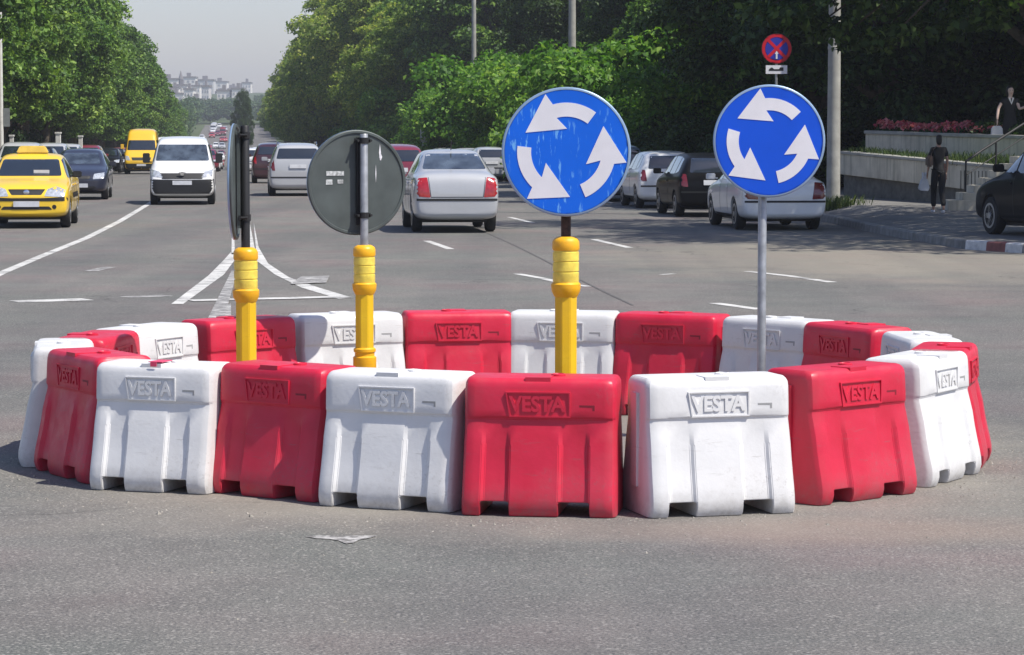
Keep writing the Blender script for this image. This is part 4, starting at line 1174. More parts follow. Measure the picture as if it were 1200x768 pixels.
while d < 330:
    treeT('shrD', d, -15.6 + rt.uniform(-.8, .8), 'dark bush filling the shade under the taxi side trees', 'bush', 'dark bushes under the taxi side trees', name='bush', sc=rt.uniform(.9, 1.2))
    d += 4.6
# kerb side: shading trees near the crossing, bright shrubs further on, tall trees behind
for d, t, k, sc, lab in ((71, 25, 'darA', 1.05, 'dark tree behind the flower bed'), (47.5, 18.6, 'strA', 1.0, 'street tree out of whose crown boughs hang above the black parked car'), (54.5, 17.1, 'strB', 1.0, 'street tree whose low boughs hang before the top of the concrete pole'), (69, 21, 'strA', .98, 'dark tree just behind the no stopping sign'),
                         (76, 18.4, 'darB', 1.06, 'dark tree behind the parked black hatchback'), (84, 18.0, 'darA', .96, 'dark tree above the white parked hatchback'), (66, 30, 'darA', 1.12, 'tall dark tree standing back beyond the planter walls'),
                         (74, 28, 'darB', 1.2, 'tall dark tree far behind the upper planter wall'), (76, 23, 'darA', 1.0, 'dark tree at the back behind the woman with the white bag'), (80, 25, 'darA', 1.15, 'tall dark tree behind the row above the parked cars'),
                         (86, 18, 'darB', 1.0, 'dark tree where the bright shrubs begin')):
    treeT(k, d, t, lab, 'tree', 'dark trees by the planter', sc=sc, rz=0 if k == 'strB' else None)
for k_, (d, t, sc) in enumerate(((75, 22.5, 1.2), (74, 20, 1.05), (81, 20, 1.0), (73, 25, 1.3), (72, 28, 1.3), (77, 17, .9), (80, 14.9, .62), (84, 15.0, .7), (90, 15.4, .8))):
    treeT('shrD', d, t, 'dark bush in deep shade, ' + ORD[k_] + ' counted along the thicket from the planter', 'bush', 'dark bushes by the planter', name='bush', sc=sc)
d = 92.0; i = 0
while d < 250:
    treeT(('shrA', 'shrB')[i % 2], d, 15.8 + rt.uniform(-.9, .9), 'bright green sunlit shrub, ' + ORD[i] + ' along the row from the worn blue sign' if i < 14 else 'bright green sunlit shrub in the far half of the shrub row', 'shrub', 'bright shrubs behind the parked row', name='shrub', sc=rt.choice([rt.uniform(.72, .9), rt.uniform(.95, 1.3)]) * (1 + min(.3, (d - 92) / 500)))
    d += 4.9; i += 1
d = 94.0
while d < 330:
    treeT('shrD', d, 13.9 + rt.uniform(-.3, .3), 'low dark bush at the foot of the bright shrubs', 'bush', 'low dark bushes behind the parked row', name='bush', sc=rt.uniform(.45, .6))
    d += 4.2
d = 96.0; i = 0
while d < 600:
    treeT(('darA', 'darB')[i % 2], d, 26.5 + rt.uniform(-1, 1), 'tall dark tree rising behind the bright shrubs', 'tree', 'tall dark trees behind the shrubs', sc=rt.uniform(1.05, 1.25))
    if d < 290: treeT(('lowA', 'darB', 'lowA')[i % 3], d + 4, 20.8 + rt.uniform(-1, 1), 'leafy tree of middle height close behind the bright shrubs', 'tree', 'middle trees behind the shrubs', sc=rt.uniform(.75, 1.0))
    d += 8.5; i += 1
d = 205.0; i = 0
while d < 640:
    treeT('yelA', d, 14.0 + rt.uniform(-.5, .5), 'yellow green leafy tree in the far row beyond the grey sign back', 'tree', 'yellow green avenue trees on the kerb side', sc=rt.uniform(1.0, 1.12) * (.85 if d < 235 else 1.22 if d < 420 else 1.1))
    d += 9.5; i += 1
d = 200.0
while d < 430:
    treeT('linC' if rt.random() < .5 else 'darA', d, 20.5 + rt.uniform(-1, 1), 'full dark green tree standing behind the yellow green row', 'tree', 'dark green trees behind the yellow green row', sc=rt.uniform(1.2, 1.35))
    d += 11
root = treeT('darB', 430, 2.3, 'narrow dark tree beyond the edge-on sign, far down the avenue', 'tree', None, sc=.36, sz=.92, rz=1.0)
# woods of the valley and of the slope beyond
rv = random.Random(9); cl = []
for k in range(900):
    d = rv.uniform(600, 1500) if k % 3 else rv.uniform(600, 1000); t = rv.choice([-1, 1]) * rv.uniform(9, 60 + d * .05) + 2
    if d > 1010: d = rv.uniform(1010, 1260); t = rv.uniform(-.009 * d, 90)
    if k % 5 == 0: d = rv.uniform(1004, 1040); t = rv.uniform(-40, 60)
    elif k % 3 == 0: t = rv.choice([-12.5, 17]) + rv.uniform(-1, 1)
    if t > -12 and t < 16.5 and d < 1010: t = 17 if t > 0 else -12.5
    p = PT(d, t); hh = rv.uniform(2.5, 8.5) * (1 if d < 1000 else .72); q = rv.uniform(1.6, 3.6)
    cl.append(((p.x, p.y, p.z + hh), (q, q, q * .8), q * q))
tag(link_mesh('woods', leaf_cloud('woods', cl, 150000, .85, M_FAR, 77), None), 'hazy woods covering the slope below the apartment blocks', 'woods', kind='stuff')

# ------------------------------------------------------------------ distant town on the hill
M_BLK = mat('pale_render', (.80, .75, .70), .9, var=.06, scale=.05)
M_BLK2 = mat('grey_render', (.62, .60, .59), .9, var=.06, scale=.05)
M_WIN = mat('window_band_hazed', (.30, .31, .33), .4, var=.3, scale=.3)  # distance haze put into the colour: windows lightened to lower the contrast
M_ROOF = mat('roof_felt', (.20, .18, .17), .9)
def block(px, top, w, dd, d, m, lab, rows):
    x = (px - 600) / F_PX * d; z0 = gz(d) - 2; z1 = EYE + (HOR - top) / F_PX * d; ww = w / F_PX * d; dp = dd
    root = empty('apartment_block', (x, d, z0))
    tag(root, lab, 'apartment block', 'apartment blocks on the far hill')
    H = z1 - z0
    MB().box(-ww / 2, 0, 0, ww / 2, dp, H).build('wall', m, root)
    MB().box(-ww / 2 - .4, -.4, H, ww / 2 + .4, dp + .4, H + 1.0).box(-ww * .15, dp * .3, H + 1.0, ww * .12, dp * .6, H + 3.4).build('roof', M_ROOF, root)
    for r in range(rows):
        z = H - 3.0 - r * 2.9
        if z < 2: break
        b = MB(); n = max(3, int(ww / 3.2))
        for c in range(n):
            x0 = -ww / 2 + (c + .25) * ww / n; b.box(x0, -.12, z, x0 + ww / n * .5, .05, z + 1.4)
        b.build('window_row', M_WIN, root)
for a in ((197, 94, 26, 14, 1650, M_BLK, 'pale block at the near end of the hill skyline', 8), (222, 92, 17, 12, 1750, M_BLK, 'pale block just beside the dark chimney', 8), (241, 95, 21, 14, 1900, M_BLK2, 'greyer long block further along the hill skyline', 7),
          (258, 97, 18, 14, 2050, M_BLK, 'faint pale block near the end of the hill skyline', 7), (271, 105, 12, 14, 2100, M_BLK, 'low pale block at the far end of the hill skyline', 5), (206, 111, 20, 12, 1500, M_BLK, 'lower white block in front of the chimney', 4),
          (230, 118, 18, 12, 1380, M_BLK, 'low white building stepping down from the hill', 3), (183, 100, 16, 14, 1700, M_BLK2, 'grey block half hidden by the avenue trees', 6), (285, 103, 20, 14, 2150, M_BLK2, 'pale grey block behind the yellow green trees', 6)):
    block(*a)
rbk = random.Random(31)
LB = ['pale', 'cream', 'grey', 'white', 'dusty', 'light']
for k in range(22):
    px_ = 186 + k * 4.9 + rbk.uniform(-2, 2); dk_ = rbk.choice([1420, 1560, 1820, 2000, 2120]) + rbk.uniform(-20, 20)
    block(px_, rbk.uniform(98, 113), rbk.uniform(7, 15), 12, dk_ , (M_BLK, M_BLK2)[k % 3 == 2], LB[k % 6] + ' small far building in the hazy town on the hill', 3)
dch = 1600; xch = (213.5 - 600) / F_PX * dch
root = empty('chimney_tower', (xch, dch, gz(dch) - 2)); tag(root, 'slim dark pointed tower among the apartment blocks', 'tower')
MB().lathe([(1.7, 0), (1.5, 8), (1.3, 12)], 12).build('shaft', mat('tower_stone', (.10, .10, .12), .9), root, smooth=40)
MB().lathe([(1.5, 12), (.8, 14.5), (.15, 17)], 12).build('spire', M_ROOF, root, smooth=40)

# ------------------------------------------------------------------ poles and posts
def conc_pole(d, t, r, lab, h=13.5, z=0.15):
    p = PT(d, t); root = empty('street_lamp', (p.x, p.y, p.z + z))
    tag(root, lab, 'street lamp', 'concrete lamp poles along the kerb')
    b = MB().lathe([(r * 1.12, -.2), (r * 1.05, 2), (r, 3.55), (r * 1.06, 3.56), (r * 1.06, 3.62), (r * .98, 3.63), (r * .72, h)], 12)
    b.build('pole', M_CONC, root, smooth=35)
    MB().tube([(0, 0, h - .1), (-.3, 0, h + .6), (-1.6, .1, h + .85)], .045, 8).build('bracket_arm', M_GALV, root)
    MB().obox((-1.95, .12, h + .85), .75, .24, .13).build('lamp_head', M_GALV, root, bevel=.03)
conc_pole(63.5, 14.05, .145, 'thick concrete lamp pole in front of the planter wall', z=.32)
conc_pole(113, 14.2, .165, 'pale concrete pole rising behind the shrubs above the worn blue sign')
conc_pole(158, 14.2, .15, 'concrete pole rising from the shrubs above the silver saloon')
conc_pole(206, 14.2, .14, 'concrete pole hidden to its top in the shrubs')
conc_pole(252, 12.6, .13, 'thin far lamp pole before the yellow green tree')
p = PT(104, -8.62); root = empty('street_lamp', (p.x, p.y, .14)); tag(root, 'white pole with a small grey board at the picture edge under the trees', 'street lamp')
MB().lathe([(.095, -.1), (.085, 9)], 14).build('pole', M_STONE, root, smooth=40)
MB().box(.09, -.03, 2.05, .34, .0, 2.75).build('sign_board', mat('grey_board', (.22, .24, .24), .6), root)
MB().tube([(0, 0, 8.9), (.5, 0, 9.4), (1.6, 0, 9.6)], .05, 8).build('bracket_arm', M_GALV, root)
for k, (px, d, h, r, lab) in enumerate(((69.5, 122, 2.05, .105, 'white square post behind the yellow taxi'), (95.5, 130, 1.95, .09, 'white square post behind the navy hatchback'), (15, 118, 1.9, .08, 'white square post near the white pole under the trees'), (48, 127, 1.5, .07, 'short pale post in the shade beneath the trees'))):
    root = empty('gate_post', ((px - 600) / F_PX * d, d, gz(d) + .1)); tag(root, lab, 'post', 'white posts under the taxi side trees')
    MB().box(-r, -r, -.1, r, r, h - .08).build('shaft', M_STONE, root, bevel=.01)
    MB().box(-r - .03, -r - .03, h - .08, r + .03, r + .03, h).build('cap', M_STONE, root, bevel=.01)
d = 150; root = empty('advertising_pillar', ((497 - 600) / F_PX * d, d, .1)); tag(root, 'pale round pillar standing behind the silver saloon', 'pillar')
MB().lathe([(.20, -.3), (.20, 2.1)], 20).build('shaft', M_STONE, root, smooth=40)
MB().lathe([(.23, 2.1), (.22, 2.18), (.05, 2.25)], 20).build('cap', M_CONC, root, smooth=40)

# no stopping sign behind the clean blue sign
root = empty('no_stopping_sign', ((908.5 - 600) / F_PX * 64, 64, .2)); tag(root, 'round red and blue no stopping sign with a small white plate under it', 'road sign')
zc = EYE + 98 / F_PX * 64 - .2; r = .355
MB().lathe([(.03, -.1), (.03, zc + .3)], 12).build('pole', M_GALV, root, smooth=40)
Y_ = lambda a, c, h: (a, -.045 - h, zc + c)
MB().lathe([(r, .0), (r, .012)], 48, axis='Y', c=(0, -.035, zc)).build('back_plate', M_SIGNB, root, smooth=40)
M_SR = mat('sign_red', (.62, .012, .03), .4); M_SB = mat('sign_violet_blue', (.03, .04, .38), .4)
MB().lathe([(r - .004, .0125), (0, .0126)], 48, axis='Y', c=(0, -.035, zc)).build('red_ring', M_SR, root)
MB().lathe([(r * .76, .0145), (0, .0146)], 48, axis='Y', c=(0, -.035, zc)).build('blue_field', M_SB, root)
b = MB()
for a in (45, -45):
    Mx = Matrix.Rotation(R(a), 3, 'Y'); b.obox((0, -.0515 - (.001 if a > 0 else 0), zc), r * 1.55, .002, r * .20, Mx)
b.build('red_cross', M_SR, root)
MB().prism([(-.02, -.24), (.02, -.24), (.02, -.12), (.045, -.12), (0, -.05), (-.045, -.12), (-.02, -.12)], .010, .013, Y_).build('white_arrow', M_SIGNW, root)
MB().box(-.25, -.046, zc - r - .23, .25, -.036, zc - r - .03).build('plate', M_SIGNW, root)
zt = zc - r - .13
MB().prism([(-.18, -.03), (.16, -.03), (.16, .05), (.08, .05), (.06, .01), (-.06, .01), (-.10, .045), (-.13, .045), (-.18, 0)], .0015, .0035, lambda a, c, h: (a, -.046 - h, zt + c)).build('truck_symbol', M_DARK, root)

# ------------------------------------------------------------------ planter walls, flowers, rail, steps
def wall_thing(name, P0, P1, z_of, zt0, zt1, thick, parts, lab):
    """a wall along P0-P1 in plan; parts = [(part, drop from top, height, proud, material)]"""
    a = Vector((*P0, 0)); c = Vector((*P1, 0)); u = (c - a).normalized(); n_ = Vector((u.y, -u.x, 0)); L = (c - a).length
    root = empty(name, (a.x, a.y, 0)); tag(root, lab, 'wall')
    for nm, z0, z1, z2, z3, proud, m in parts:
        v = []
        for x, lo, hi in ((0, z0, z1), (L, z2, z3)):
            for off in (proud, -thick - proud):
                for z in (lo, hi):
                    p = u * x + n_ * off; v.append((p.x, p.y, z))
        b = MB(); b.add(v, [(0, 1, 3, 2), (4, 6, 7, 5), (0, 4, 5, 1), (2, 3, 7, 6), (1, 5, 7, 3), (0, 2, 6, 4)])
        b.build(nm, m, root, bevel=.012)
    return root, u, n_, L
def W(px, d): return ((px - 600) / F_PX * d, d)
LW0, LW1 = W(984, 67.5), W(1168, 60.5)
def zz(py, d): return EYE - (py - HOR) / F_PX * d
root, u, n_, L = wall_thing('planter_wall', LW0, LW1, None, 0, 0, .22,
    [('footing', .2, zz(203, 67.5), .1, zz(225, 60.5), -.10, mat('dark_render', (.15, .145, .13), .9, var=.3)),
     ('parapet', zz(204, 67.5), zz(180, 67.5), zz(226, 60.5), zz(197, 60.5), .05, M_PLANTER),
     ('coping', zz(180.0, 67.5), zz(177, 67.5), zz(197, 60.5), zz(193.6, 60.5), .09, M_CONC)], 'lower weathered planter wall with a projecting parapet behind the walking woman')
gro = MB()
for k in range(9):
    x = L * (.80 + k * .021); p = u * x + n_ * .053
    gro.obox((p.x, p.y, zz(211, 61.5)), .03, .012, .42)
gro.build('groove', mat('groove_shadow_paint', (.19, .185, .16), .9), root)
p = u * (L * .70) + n_ * .056
MB().prism([(-.09, -.2), (.05, -.24), (.10, -.05), (.03, .05), (.07, .2), (-.06, .24), (-.12, .05)], 0, .004, lambda a, c, h: (p.x + a * u.x + n_.x * h, p.y + a * u.y + n_.y * h, zz(203, 62.5) + c)).build('graffiti_mark', mat('faded_graffiti', (.22, .10, .07), .8, var=.5, scale=20), root)
UW0, UW1 = W(1013, 70.5), W(1290, 62)
root, u2, n2, L2 = wall_thing('planter_wall', UW0, UW1, None, 0, 0, .25,
    [('wall', .2, zz(157, 70.5), .1, zz(166, 62), 0, M_PLANTER), ('coping', zz(157, 70.5), zz(153, 70.5), zz(166, 62), zz(162, 62), .05, M_CONC)], 'upper pale planter wall topped with pink flowers')
# soil beds
def bed(P0, u, n_, L, back, z0, z1, name):
    b = MB(); a = Vector((*P0, 0))
    v = []
    for x, z in ((0, z0), (L, z1)):
        for off in (-.22, -back): 
            q = a + u * x + n_ * off; v.append((q.x, q.y, z))
    b.add(v, [(0, 2, 3, 1)]); return tag(b.build(name, M_SOIL, fixn=False), kind='structure')
bed(LW0, u, n_, L, 2.6, zz(181, 67.5), zz(198, 60.5), 'planter_soil')
bed(UW0, u2, n2, L2, 12, zz(156, 70.5), zz(165, 62), 'planter_soil')
def tuft(P0, u, n_, x, off, z, lab, h, m, n=60, name='grass_tuft', cat='grass', seed=0, grp=None):
    rg = random.Random(seed); a = Vector((*P0, 0)) + u * x + n_ * off
    b = MB()
    for k in range(n):
        bx, by = rg.gauss(0, .22), rg.gauss(0, .13); an = rg.uniform(0, 6.28); hh = h * rg.uniform(.5, 1.1); w = .018
        dx, dy = math.cos(an), math.sin(an); le = hh * rg.uniform(.1, .5)
        b.add([(bx - dy * w, by + dx * w, 0), (bx + dy * w, by - dx * w, 0), (bx + dx * le * .5, by + dy * le * .5, hh * .7), (bx + dx * le, by + dy * le, hh)], [(0, 1, 2), (0, 2, 3)])
    o = b.build(name, m, fixn=False); o.location = (a.x, a.y, z); return tag(o, lab, cat, grp)
M_GRASS = leaf_mat('grass_blades', [(.03, .06, .015), (.06, .10, .03), (.12, .15, .05)], .2)
for k in range(26):
    x = L * (k + .5) / 26
    f_ = x / L
    tuft(LW0, u, n_, x, -.5, zz(181 + 17 * f_, 67.5 - 7 * f_), 'tuft of overgrown grass along the top of the lower planter wall', .32 if k > 16 else .22, M_GRASS, 60, seed=k, grp='grass tufts on the lower planter')
fl_m = leaf_mat('petunia_petals', [(.50, .05, .11), (.65, .12, .22), (.78, .38, .46), (.58, .08, .15)], .25)
fl_l = leaf_mat('petunia_leaves', [(.02, .05, .02), (.05, .09, .03)], .2)
for k in range(22):
    x = L2 * (.02 + k * .0235); f_ = x / L2
    if k > 15 and k % 3: continue
    rg = random.Random(k + 40); q = Vector((*UW0, 0)) + u2 * x + n2 * (-.45 + rg.uniform(-.12, .12)); z = zz(155.5 + 9 * f_, 70.5 - 8.5 * f_)
    root = empty('flower_clump', (q.x, q.y, z)); tag(root, 'clump of pink red petunias on the upper planter wall', 'flowers', 'pink flowers on the upper planter wall')
    hh = rg.uniform(.20, .36)
    link_mesh('leaves', leaf_cloud('leaves', [((0, 0, hh * .35), (.24, .22, hh * .5), 1)], 420, .08, fl_l, k), None, root)
    link_mesh('blossoms', leaf_cloud('blossoms', [((0, 0, hh * .55), (.25, .22, hh * .5), 1), ((.1, -.1, hh * .5), (.14, .12, hh * .45), .6)], 380 if k < 16 else 90, .085, fl_m, k + 90), None, root)
for k in range(7):
    x = L2 * (.42 + k * .05); f_ = x / L2
    q = Vector((*UW0, 0)) + u2 * x + n2 * -.8
    root = empty('low_plant', (q.x, q.y, zz(155.5 + 9 * f_, 70.5 - 8.5 * f_))); tag(root, 'low leafy plant on the upper planter beside the pink flowers', 'plant', 'leafy plants on the upper planter')
    link_mesh('foliage', leaf_cloud('foliage', [((0, 0, .14), (.38, .3, .2), 1)], 700, .10, M_LEAFD, k + 200), None, root)
# stair rail and concrete blocks by the foot of the steps
root = empty('handrail', (0, 0, 0)); tag(root, 'dark steel handrail climbing beside the planter walls', 'handrail')
def Q(px, py, d): return Vector(((px - 600) / F_PX * d, d, zz(py, d)))
MB().tube([Q(1131, 189, 60), Q(1150, 176, 60.4), Q(1200, 144, 61.4), Q(1230, 126, 62)], .028, 10).tube([Q(1131, 205, 60), Q(1200, 160, 61.4), Q(1230, 142, 62)], .014, 8).build('rail', M_DARK, root, smooth=50)
for px, py, d, z in ((1131, 189, 60, 229), (1166, 166, 60.7, 215), (1205, 141, 61.5, 200)):
    MB().tube([Q(px, py, d), Q(px, z, d)], .024, 8).build('post', M_DARK, root, smooth=50)
root = empty('steps', (0, 0, 0)); tag(root, 'pale concrete steps at the foot of the handrail beside the black car', 'steps')
for k in range(7):
    x0, d0 = (1118 - 600) / F_PX * 58 + .25 * k, 58.3 + .1 * k
    MB().box(x0 if k else x0 - .08, d0, .1, x0 + 2.2, d0 + 1.0, .36 + .155 * (k + 1)).build('step', M_PLANTER, root, bevel=.01)
# rough grass at the foot of the concrete pole
for k, (px, d, t) in enumerate(((973, 61.5, 0), (981, 62.4, 0), (989, 61.8, 0), (968, 62.5, 0), (995, 63, 0))):
    rg = random.Random(k + 300)
    tuft(W(px, d), Vector((1, 0, 0)), Vector((0, -1, 0)), 0, 0, .2, 'weedy grass tuft at the foot of the thick concrete pole', .34, M_GRASS, 90, seed=k + 60, grp='weeds at the concrete pole')

# ------------------------------------------------------------------ people
def skinned(name, joints, edges, m, parent, sub=2, root_i=0):
    """joints = [(x, y, z, rx, ry)]"""
    me = bpy.data.meshes.new(name); me.from_pydata([j[:3] for j in joints], edges, []); me.update()
    o = bpy.data.objects.new('tmp', me); COL.objects.link(o)
    md = o.modifiers.new('k', 'SKIN'); md.use_smooth_shade = True
    for i, j in enumerate(joints):
        sv = me.skin_vertices[0].data[i]; sv.radius = (j[3], j[4] if len(j) > 4 else j[3]); sv.use_root = (i == root_i)
    s_ = o.modifiers.new('s', 'SUBSURF'); s_.levels = sub; s_.render_levels = sub
    res = eval_mesh(o); bpy.data.objects.remove(o)
    res.materials.clear(); res.materials.append(m)
    res.polygons.foreach_set('use_smooth', [True] * len(res.polygons))
    return link_mesh(name, res, None, parent)
def fingers(name, wrist, d, up, m, parent, s=1.0):
    """palm and five short bent fingers as one hand piece running on from the wrist"""
    d = Vector(d).normalized(); up = Vector(up).normalized(); side = d.cross(up).normalized(); w = Vector(wrist)
    js = [(*w, .022, .016), (*(w + d * .05 * s), .034, .016)]; ed = [(0, 1)]
    for k, (o, L_) in enumerate(((-.028, .062), (-.01, .075), (.009, .07), (.026, .055))):
        b0 = len(js); p = w + d * .085 * s + side * o * s
        js += [(*p, .009, .009), (*(p + d * L_ * .5 * s), .0085, .0085), (*(p + d * L_ * .8 * s + up * -.025 * s), .007, .007)]
        ed += [(1, b0), (b0, b0 + 1), (b0 + 1, b0 + 2)]
    b0 = len(js); p = w + d * .035 * s - side * .035 * s
    js += [(*p, .011, .011), (*(p + d * .035 - side * .012), .009, .009), (*(p + d * .06 - up * .01), .008, .008)]
    ed += [(1, b0), (b0, b0 + 1), (b0 + 1, b0 + 2)]
    return js, ed
def body_fig(root, sk, hands, m=M_SKIN):
    js, ed = list(sk[0]), list(sk[1])
    for wi, d, up in hands:
        hj, he = fingers('h', js[wi][:3], d, up, m, None)
        off = len(js) - 1
        def mp(i): return wi if i == 0 else off + i
        js += hj[1:]; ed += [(mp(a), mp(b)) for a, b in he]
    return skinned('body', js, ed, m, root)
# walking woman, seen from behind
px, dpp = 1099, 57.5
root = empty('person', ((px - 600) / F_PX * dpp, dpp, .26), R(6)); root.scale = (.88, .92, 1)
tag(root, 'woman in black walking away along the pavement with bags in her hand', 'person')
J = [(0, 0, .90, .12, .10), (0, .01, 1.08, .105, .08), (0, .0, 1.26, .13, .085), (0, .0, 1.38, .07, .055), (0, .01, 1.44, .045, .045), (0, .025, 1.50, .062, .070), (0, .02, 1.58, .074, .085), (0, .01, 1.64, .045, .05),
     (-.15, 0, 1.345, .05, .045), (-.215, -.02, 1.12, .038, .038), (-.245, .03, .93, .030, .028), (-.255, .05, .86, .022, .018),
     (.15, 0, 1.345, .05, .045), (.205, -.03, 1.12, .038, .038), (.215, .06, .92, .030, .028), (.212, .09, .86, .022, .018),
     (-.085, 0, .84, .085, .085), (-.08, .12, .48, .052, .055), (-.075, .13, .10, .032, .036), (-.075, .19, .04, .034, .026), (-.075, .25, .03, .026, .016),
     (.085, 0, .84, .085, .085), (.08, -.02, .47, .052, .055), (.075, -.22, .12, .032, .036), (.075, -.17, .06, .034, .026), (.075, -.11, .03, .026, .016)]
E = [(0, 1), (1, 2), (2, 3), (3, 4), (4, 5), (5, 6), (6, 7), (2, 8), (8, 9), (9, 10), (10, 11), (2, 12), (12, 13), (13, 14), (14, 15), (0, 16), (16, 17), (17, 18), (18, 19), (19, 20), (0, 21), (21, 22), (22, 23), (23, 24), (24, 25)]
body_fig(root, (J, E), [(11, (0, .1, -1), (1, 0, 0)), (15, (0, .1, -1), (-1, 0, 0))])
g = .018
sh = [(0, 0, .80, .165, .14), (0, 0, .94, .155, .125), (0, .01, 1.08, .125, .10), (0, 0, 1.28, .145, .10), (0, 0, 1.37, .085, .075), (-.16, 0, 1.345, .062, .06), (-.205, -.015, 1.18, .060, .060), (.16, 0, 1.345, .062, .06), (.198, -.02, 1.18, .060, .060)]
skinned('shirt', sh, [(0, 1), (1, 2), (2, 3), (3, 4), (3, 5), (5, 6), (3, 7), (7, 8)], M_BLACKC, root)
tr_ = [(0, 0, 1.0, .13, .11), (-.085, 0, .82, .105, .105), (-.08, .12, .48, .082, .078), (-.075, .13, .13, .062, .066), (.085, 0, .82, .105, .105), (.08, -.02, .47, .082, .078), (.075, -.22, .15, .062, .066)]
skinned('trousers', tr_, [(0, 1), (1, 2), (2, 3), (0, 4), (4, 5), (5, 6)], M_BLACKC, root)
skinned('hair', [(0, -.01, 1.66, .055, .055), (0, -.02, 1.60, .086, .092), (0, -.035, 1.50, .080, .07), (0, -.05, 1.43, .05, .035)], [(0, 1), (1, 2), (2, 3)], M_HAIR, root)
for sx_, yy in ((-.075, .18), (.075, -.17)):
    skinned('shoe', [(sx_, yy - .08, .05, .045, .045), (sx_, yy, .042, .045, .036), (sx_, yy + .09, .035, .035, .024)], [(0, 1), (1, 2)], M_WHITEC, root)
Mp = Matrix.Translation(root.location) @ Matrix.Rotation(R(6), 4, 'Z')
def held(name, local, label, cat):
    q = Mp @ Vector(local); r_ = empty(name, q, R(6)); return tag(r_, label, cat)
o = held('shoulder_bag', (-.20, -.02, 1.00), 'brown leather shoulder bag hanging at the walking woman\'s side', 'bag')
MB().box(-.06, -.14, -.02, .05, .14, .22).build('bag_body', M_BROWNL, o, bevel=.03, smooth=60)
MB().tube([(-.01, -.12, .2), (.06, -.10, .36), (.14, 0, .40), (.06, .10, .36), (-.01, .12, .2)], .012, 6).build('strap', M_BROWNL, o, smooth=60)
o = held('carrier_bag', (-.29, .06, .50), 'white plastic carrier bag held low by the walking woman', 'bag')
MB().prism([(-.15, .03), (-.10, -.02), (.10, -.03), (.13, .04), (.09, .19), (.035, .25), (.05, .36), (.025, .37), (.0, .28), (-.03, .37), (-.055, .36), (-.04, .25), (-.08, .2)], -.05, .05, lambda a, c, h: (a * .85, h, c)).build('bag_body', M_WHITEC, o, bevel=.018, smooth=60)
# woman at the planter, turned to the side, half hidden by the wall
ds_ = 66.0
zb_ = 1.38
root = empty('person', ((1182 - 600) / F_PX * ds_, ds_, zb_), R(0))
tag(root, 'woman in a black dress with a white collar behind the upper planter wall', 'person')
J = [(0, 0, .90, .13, .11), (-.01, 0, 1.10, .11, .09), (-.02, 0, 1.28, .14, .095), (-.01, 0, 1.39, .07, .055), (0, -.01, 1.46, .045, .045), (.01, -.03, 1.53, .062, .070), (.0, -.02, 1.61, .074, .085), (0, -.01, 1.67, .045, .05),
     (-.17, 0, 1.36, .05, .045), (-.29, -.03, 1.16, .04, .04), (-.33, -.10, .94, .034, .034), (-.33, -.12, .88, .024, .018),
     (.15, 0, 1.36, .05, .045), (.20, -.14, 1.14, .04, .04), (.36, -.20, 1.21, .032, .030), (.41, -.21, 1.24, .022, .018),
     (-.09, 0, .84, .09, .09), (-.08, 0, .46, .055, .055), (-.08, .02, .08, .035, .036), (-.08, -.08, .03, .03, .02),
     (.09, 0, .84, .09, .09), (.08, 0, .46, .055, .055), (.08, .02, .08, .035, .036), (.08, -.08, .03, .03, .02)]
E = [(0, 1), (1, 2), (2, 3), (3, 4), (4, 5), (5, 6), (6, 7), (2, 8), (8, 9), (9, 10), (10, 11), (2, 12), (12, 13), (13, 14), (14, 15), (0, 16), (16, 17), (17, 18), (18, 19), (0, 20), (20, 21), (21, 22), (22, 23)]
M_PALE = mat('pale_skin', (.58, .42, .35), .5, var=.05)
body_fig(root, (J, E), [(11, (0, -.1, -1), (1, 0, 0)), (15, (.6, -.2, .9), (0, -1, 0))], M_PALE)
skinned('dress', [(0, 0, .30, .27, .24), (0, 0, .88, .18, .15), (-.01, 0, 1.10, .13, .11), (-.02, 0, 1.29, .155, .11), (-.01, 0, 1.38, .085, .07), (-.175, 0, 1.355, .064, .06), (-.235, -.015, 1.25, .06, .06), (.155, 0, 1.355, .064, .06), (.185, -.06, 1.24, .06, .06)],
        [(0, 1), (1, 2), (2, 3), (3, 4), (3, 5), (5, 6), (3, 7), (7, 8)], M_BLACKC, root)
skinned('hair', [(-.01, .0, 1.71, .06, .06), (-.01, .02, 1.65, .092, .092), (-.03, .045, 1.52, .098, .06), (-.06, .06, 1.44, .04, .03)], [(0, 1), (1, 2), (2, 3)], M_HAIR, root)
MB().prism([(-.07, .12), (-.02, .135), (.0, 0), (.03, .135), (.07, .12), (.01, -.04)], 0, .012, lambda a, c, h: (a, -.118 - h, 1.29 + c)).build('collar', M_WHITEC, root)
for sx_ in (-.028, .028):
    MB().lathe([(.009, -.006), (.006, .006)], 10, axis='Y', c=(sx_ + .005, -.105, 1.595)).build('eye', M_HAIR, root)
skinned('nose', [(.005, -.10, 1.585, .010, .010), (.005, -.122, 1.56, .013, .012)], [(0, 1)], M_PALE, root, sub=1)
MB().obox((.005, -.101, 1.525), .042, .008, .010).build('mouth', mat('lips', (.35, .08, .08), .5), root)
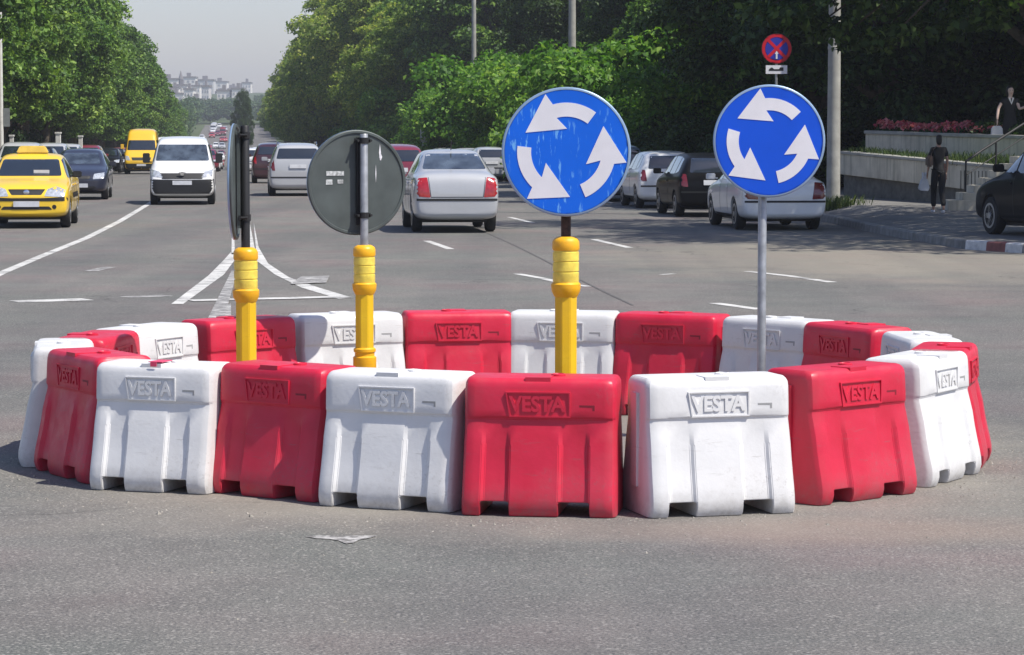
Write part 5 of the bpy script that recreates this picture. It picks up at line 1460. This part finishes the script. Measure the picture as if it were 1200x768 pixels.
r_ = empty('handbag', (root.location.x - .34, root.location.y - .14, root.location.z + .50)); tag(r_, 'white patterned handbag hanging from the hand of the woman behind the wall', 'bag')
MB().prism([(-.15, 0), (.15, 0), (.13, .20), (.08, .24), (-.08, .24), (-.13, .20)], -.05, .05, lambda a, c, h: (a, h, c)).build('bag_body', M_WHITEC, r_, bevel=.02, smooth=60)
MB().tube([(-.06, 0, .23), (-.04, 0, .36), (0, 0, .40), (.04, 0, .36), (.06, 0, .23)], .008, 6).build('handle', M_BROWNL, r_)

# grit washed up round the barriers
rg = random.Random(77); b = MB()
for k in range(1500):
    a = rg.uniform(0, 2 * PI); r = 2.88 + abs(rg.gauss(0, .28)) if rg.random() < .75 else rg.uniform(2.9, 6)
    x, y = RC[0] + r * math.sin(a), RC[1] + r * math.cos(a) * 1.02; q = rg.uniform(.003, .009) * (1.8 if rg.random() < .05 else 1)
    h = q * rg.uniform(.6, 1.2); t = rg.uniform(0, 6.28)
    pts = [(x + q * math.cos(t + j * 1.57) * rg.uniform(.7, 1.2), y + q * math.sin(t + j * 1.57) * rg.uniform(.7, 1.2), 0) for j in range(4)] + [(x + rg.uniform(-q, q) * .4, y, h)]
    b.add(pts, [(0, 1, 4), (1, 2, 4), (2, 3, 4), (3, 0, 4)])
tag(b.build('gravel', mat('grit', (.26, .24, .21), .9, var=.5, scale=40), fixn=False), 'fine grit and small stones scattered round the barrier ring', 'gravel', kind='stuff')

# haze over the long view
hz_m = bpy.data.materials.new('haze'); hz_m.use_nodes = True
hn = hz_m.node_tree.nodes; hn.clear()
ho = hn.new('ShaderNodeOutputMaterial'); pv = hn.new('ShaderNodeVolumePrincipled')
pv.inputs['Color'].default_value = (.86, .90, 1.0, 1); pv.inputs['Density'].default_value = .00032; pv.inputs['Anisotropy'].default_value = .2
hz_m.node_tree.links.new(pv.outputs[0], ho.inputs['Volume'])
hb = MB().box(-1100, -60, -8, 1000, 3300, 75).build('haze', hz_m)
tag(hb, kind='stuff')

# protos that were never placed leave nothing behind
for me in list(bpy.data.meshes):
    if me.users == 0: bpy.data.meshes.remove(me)
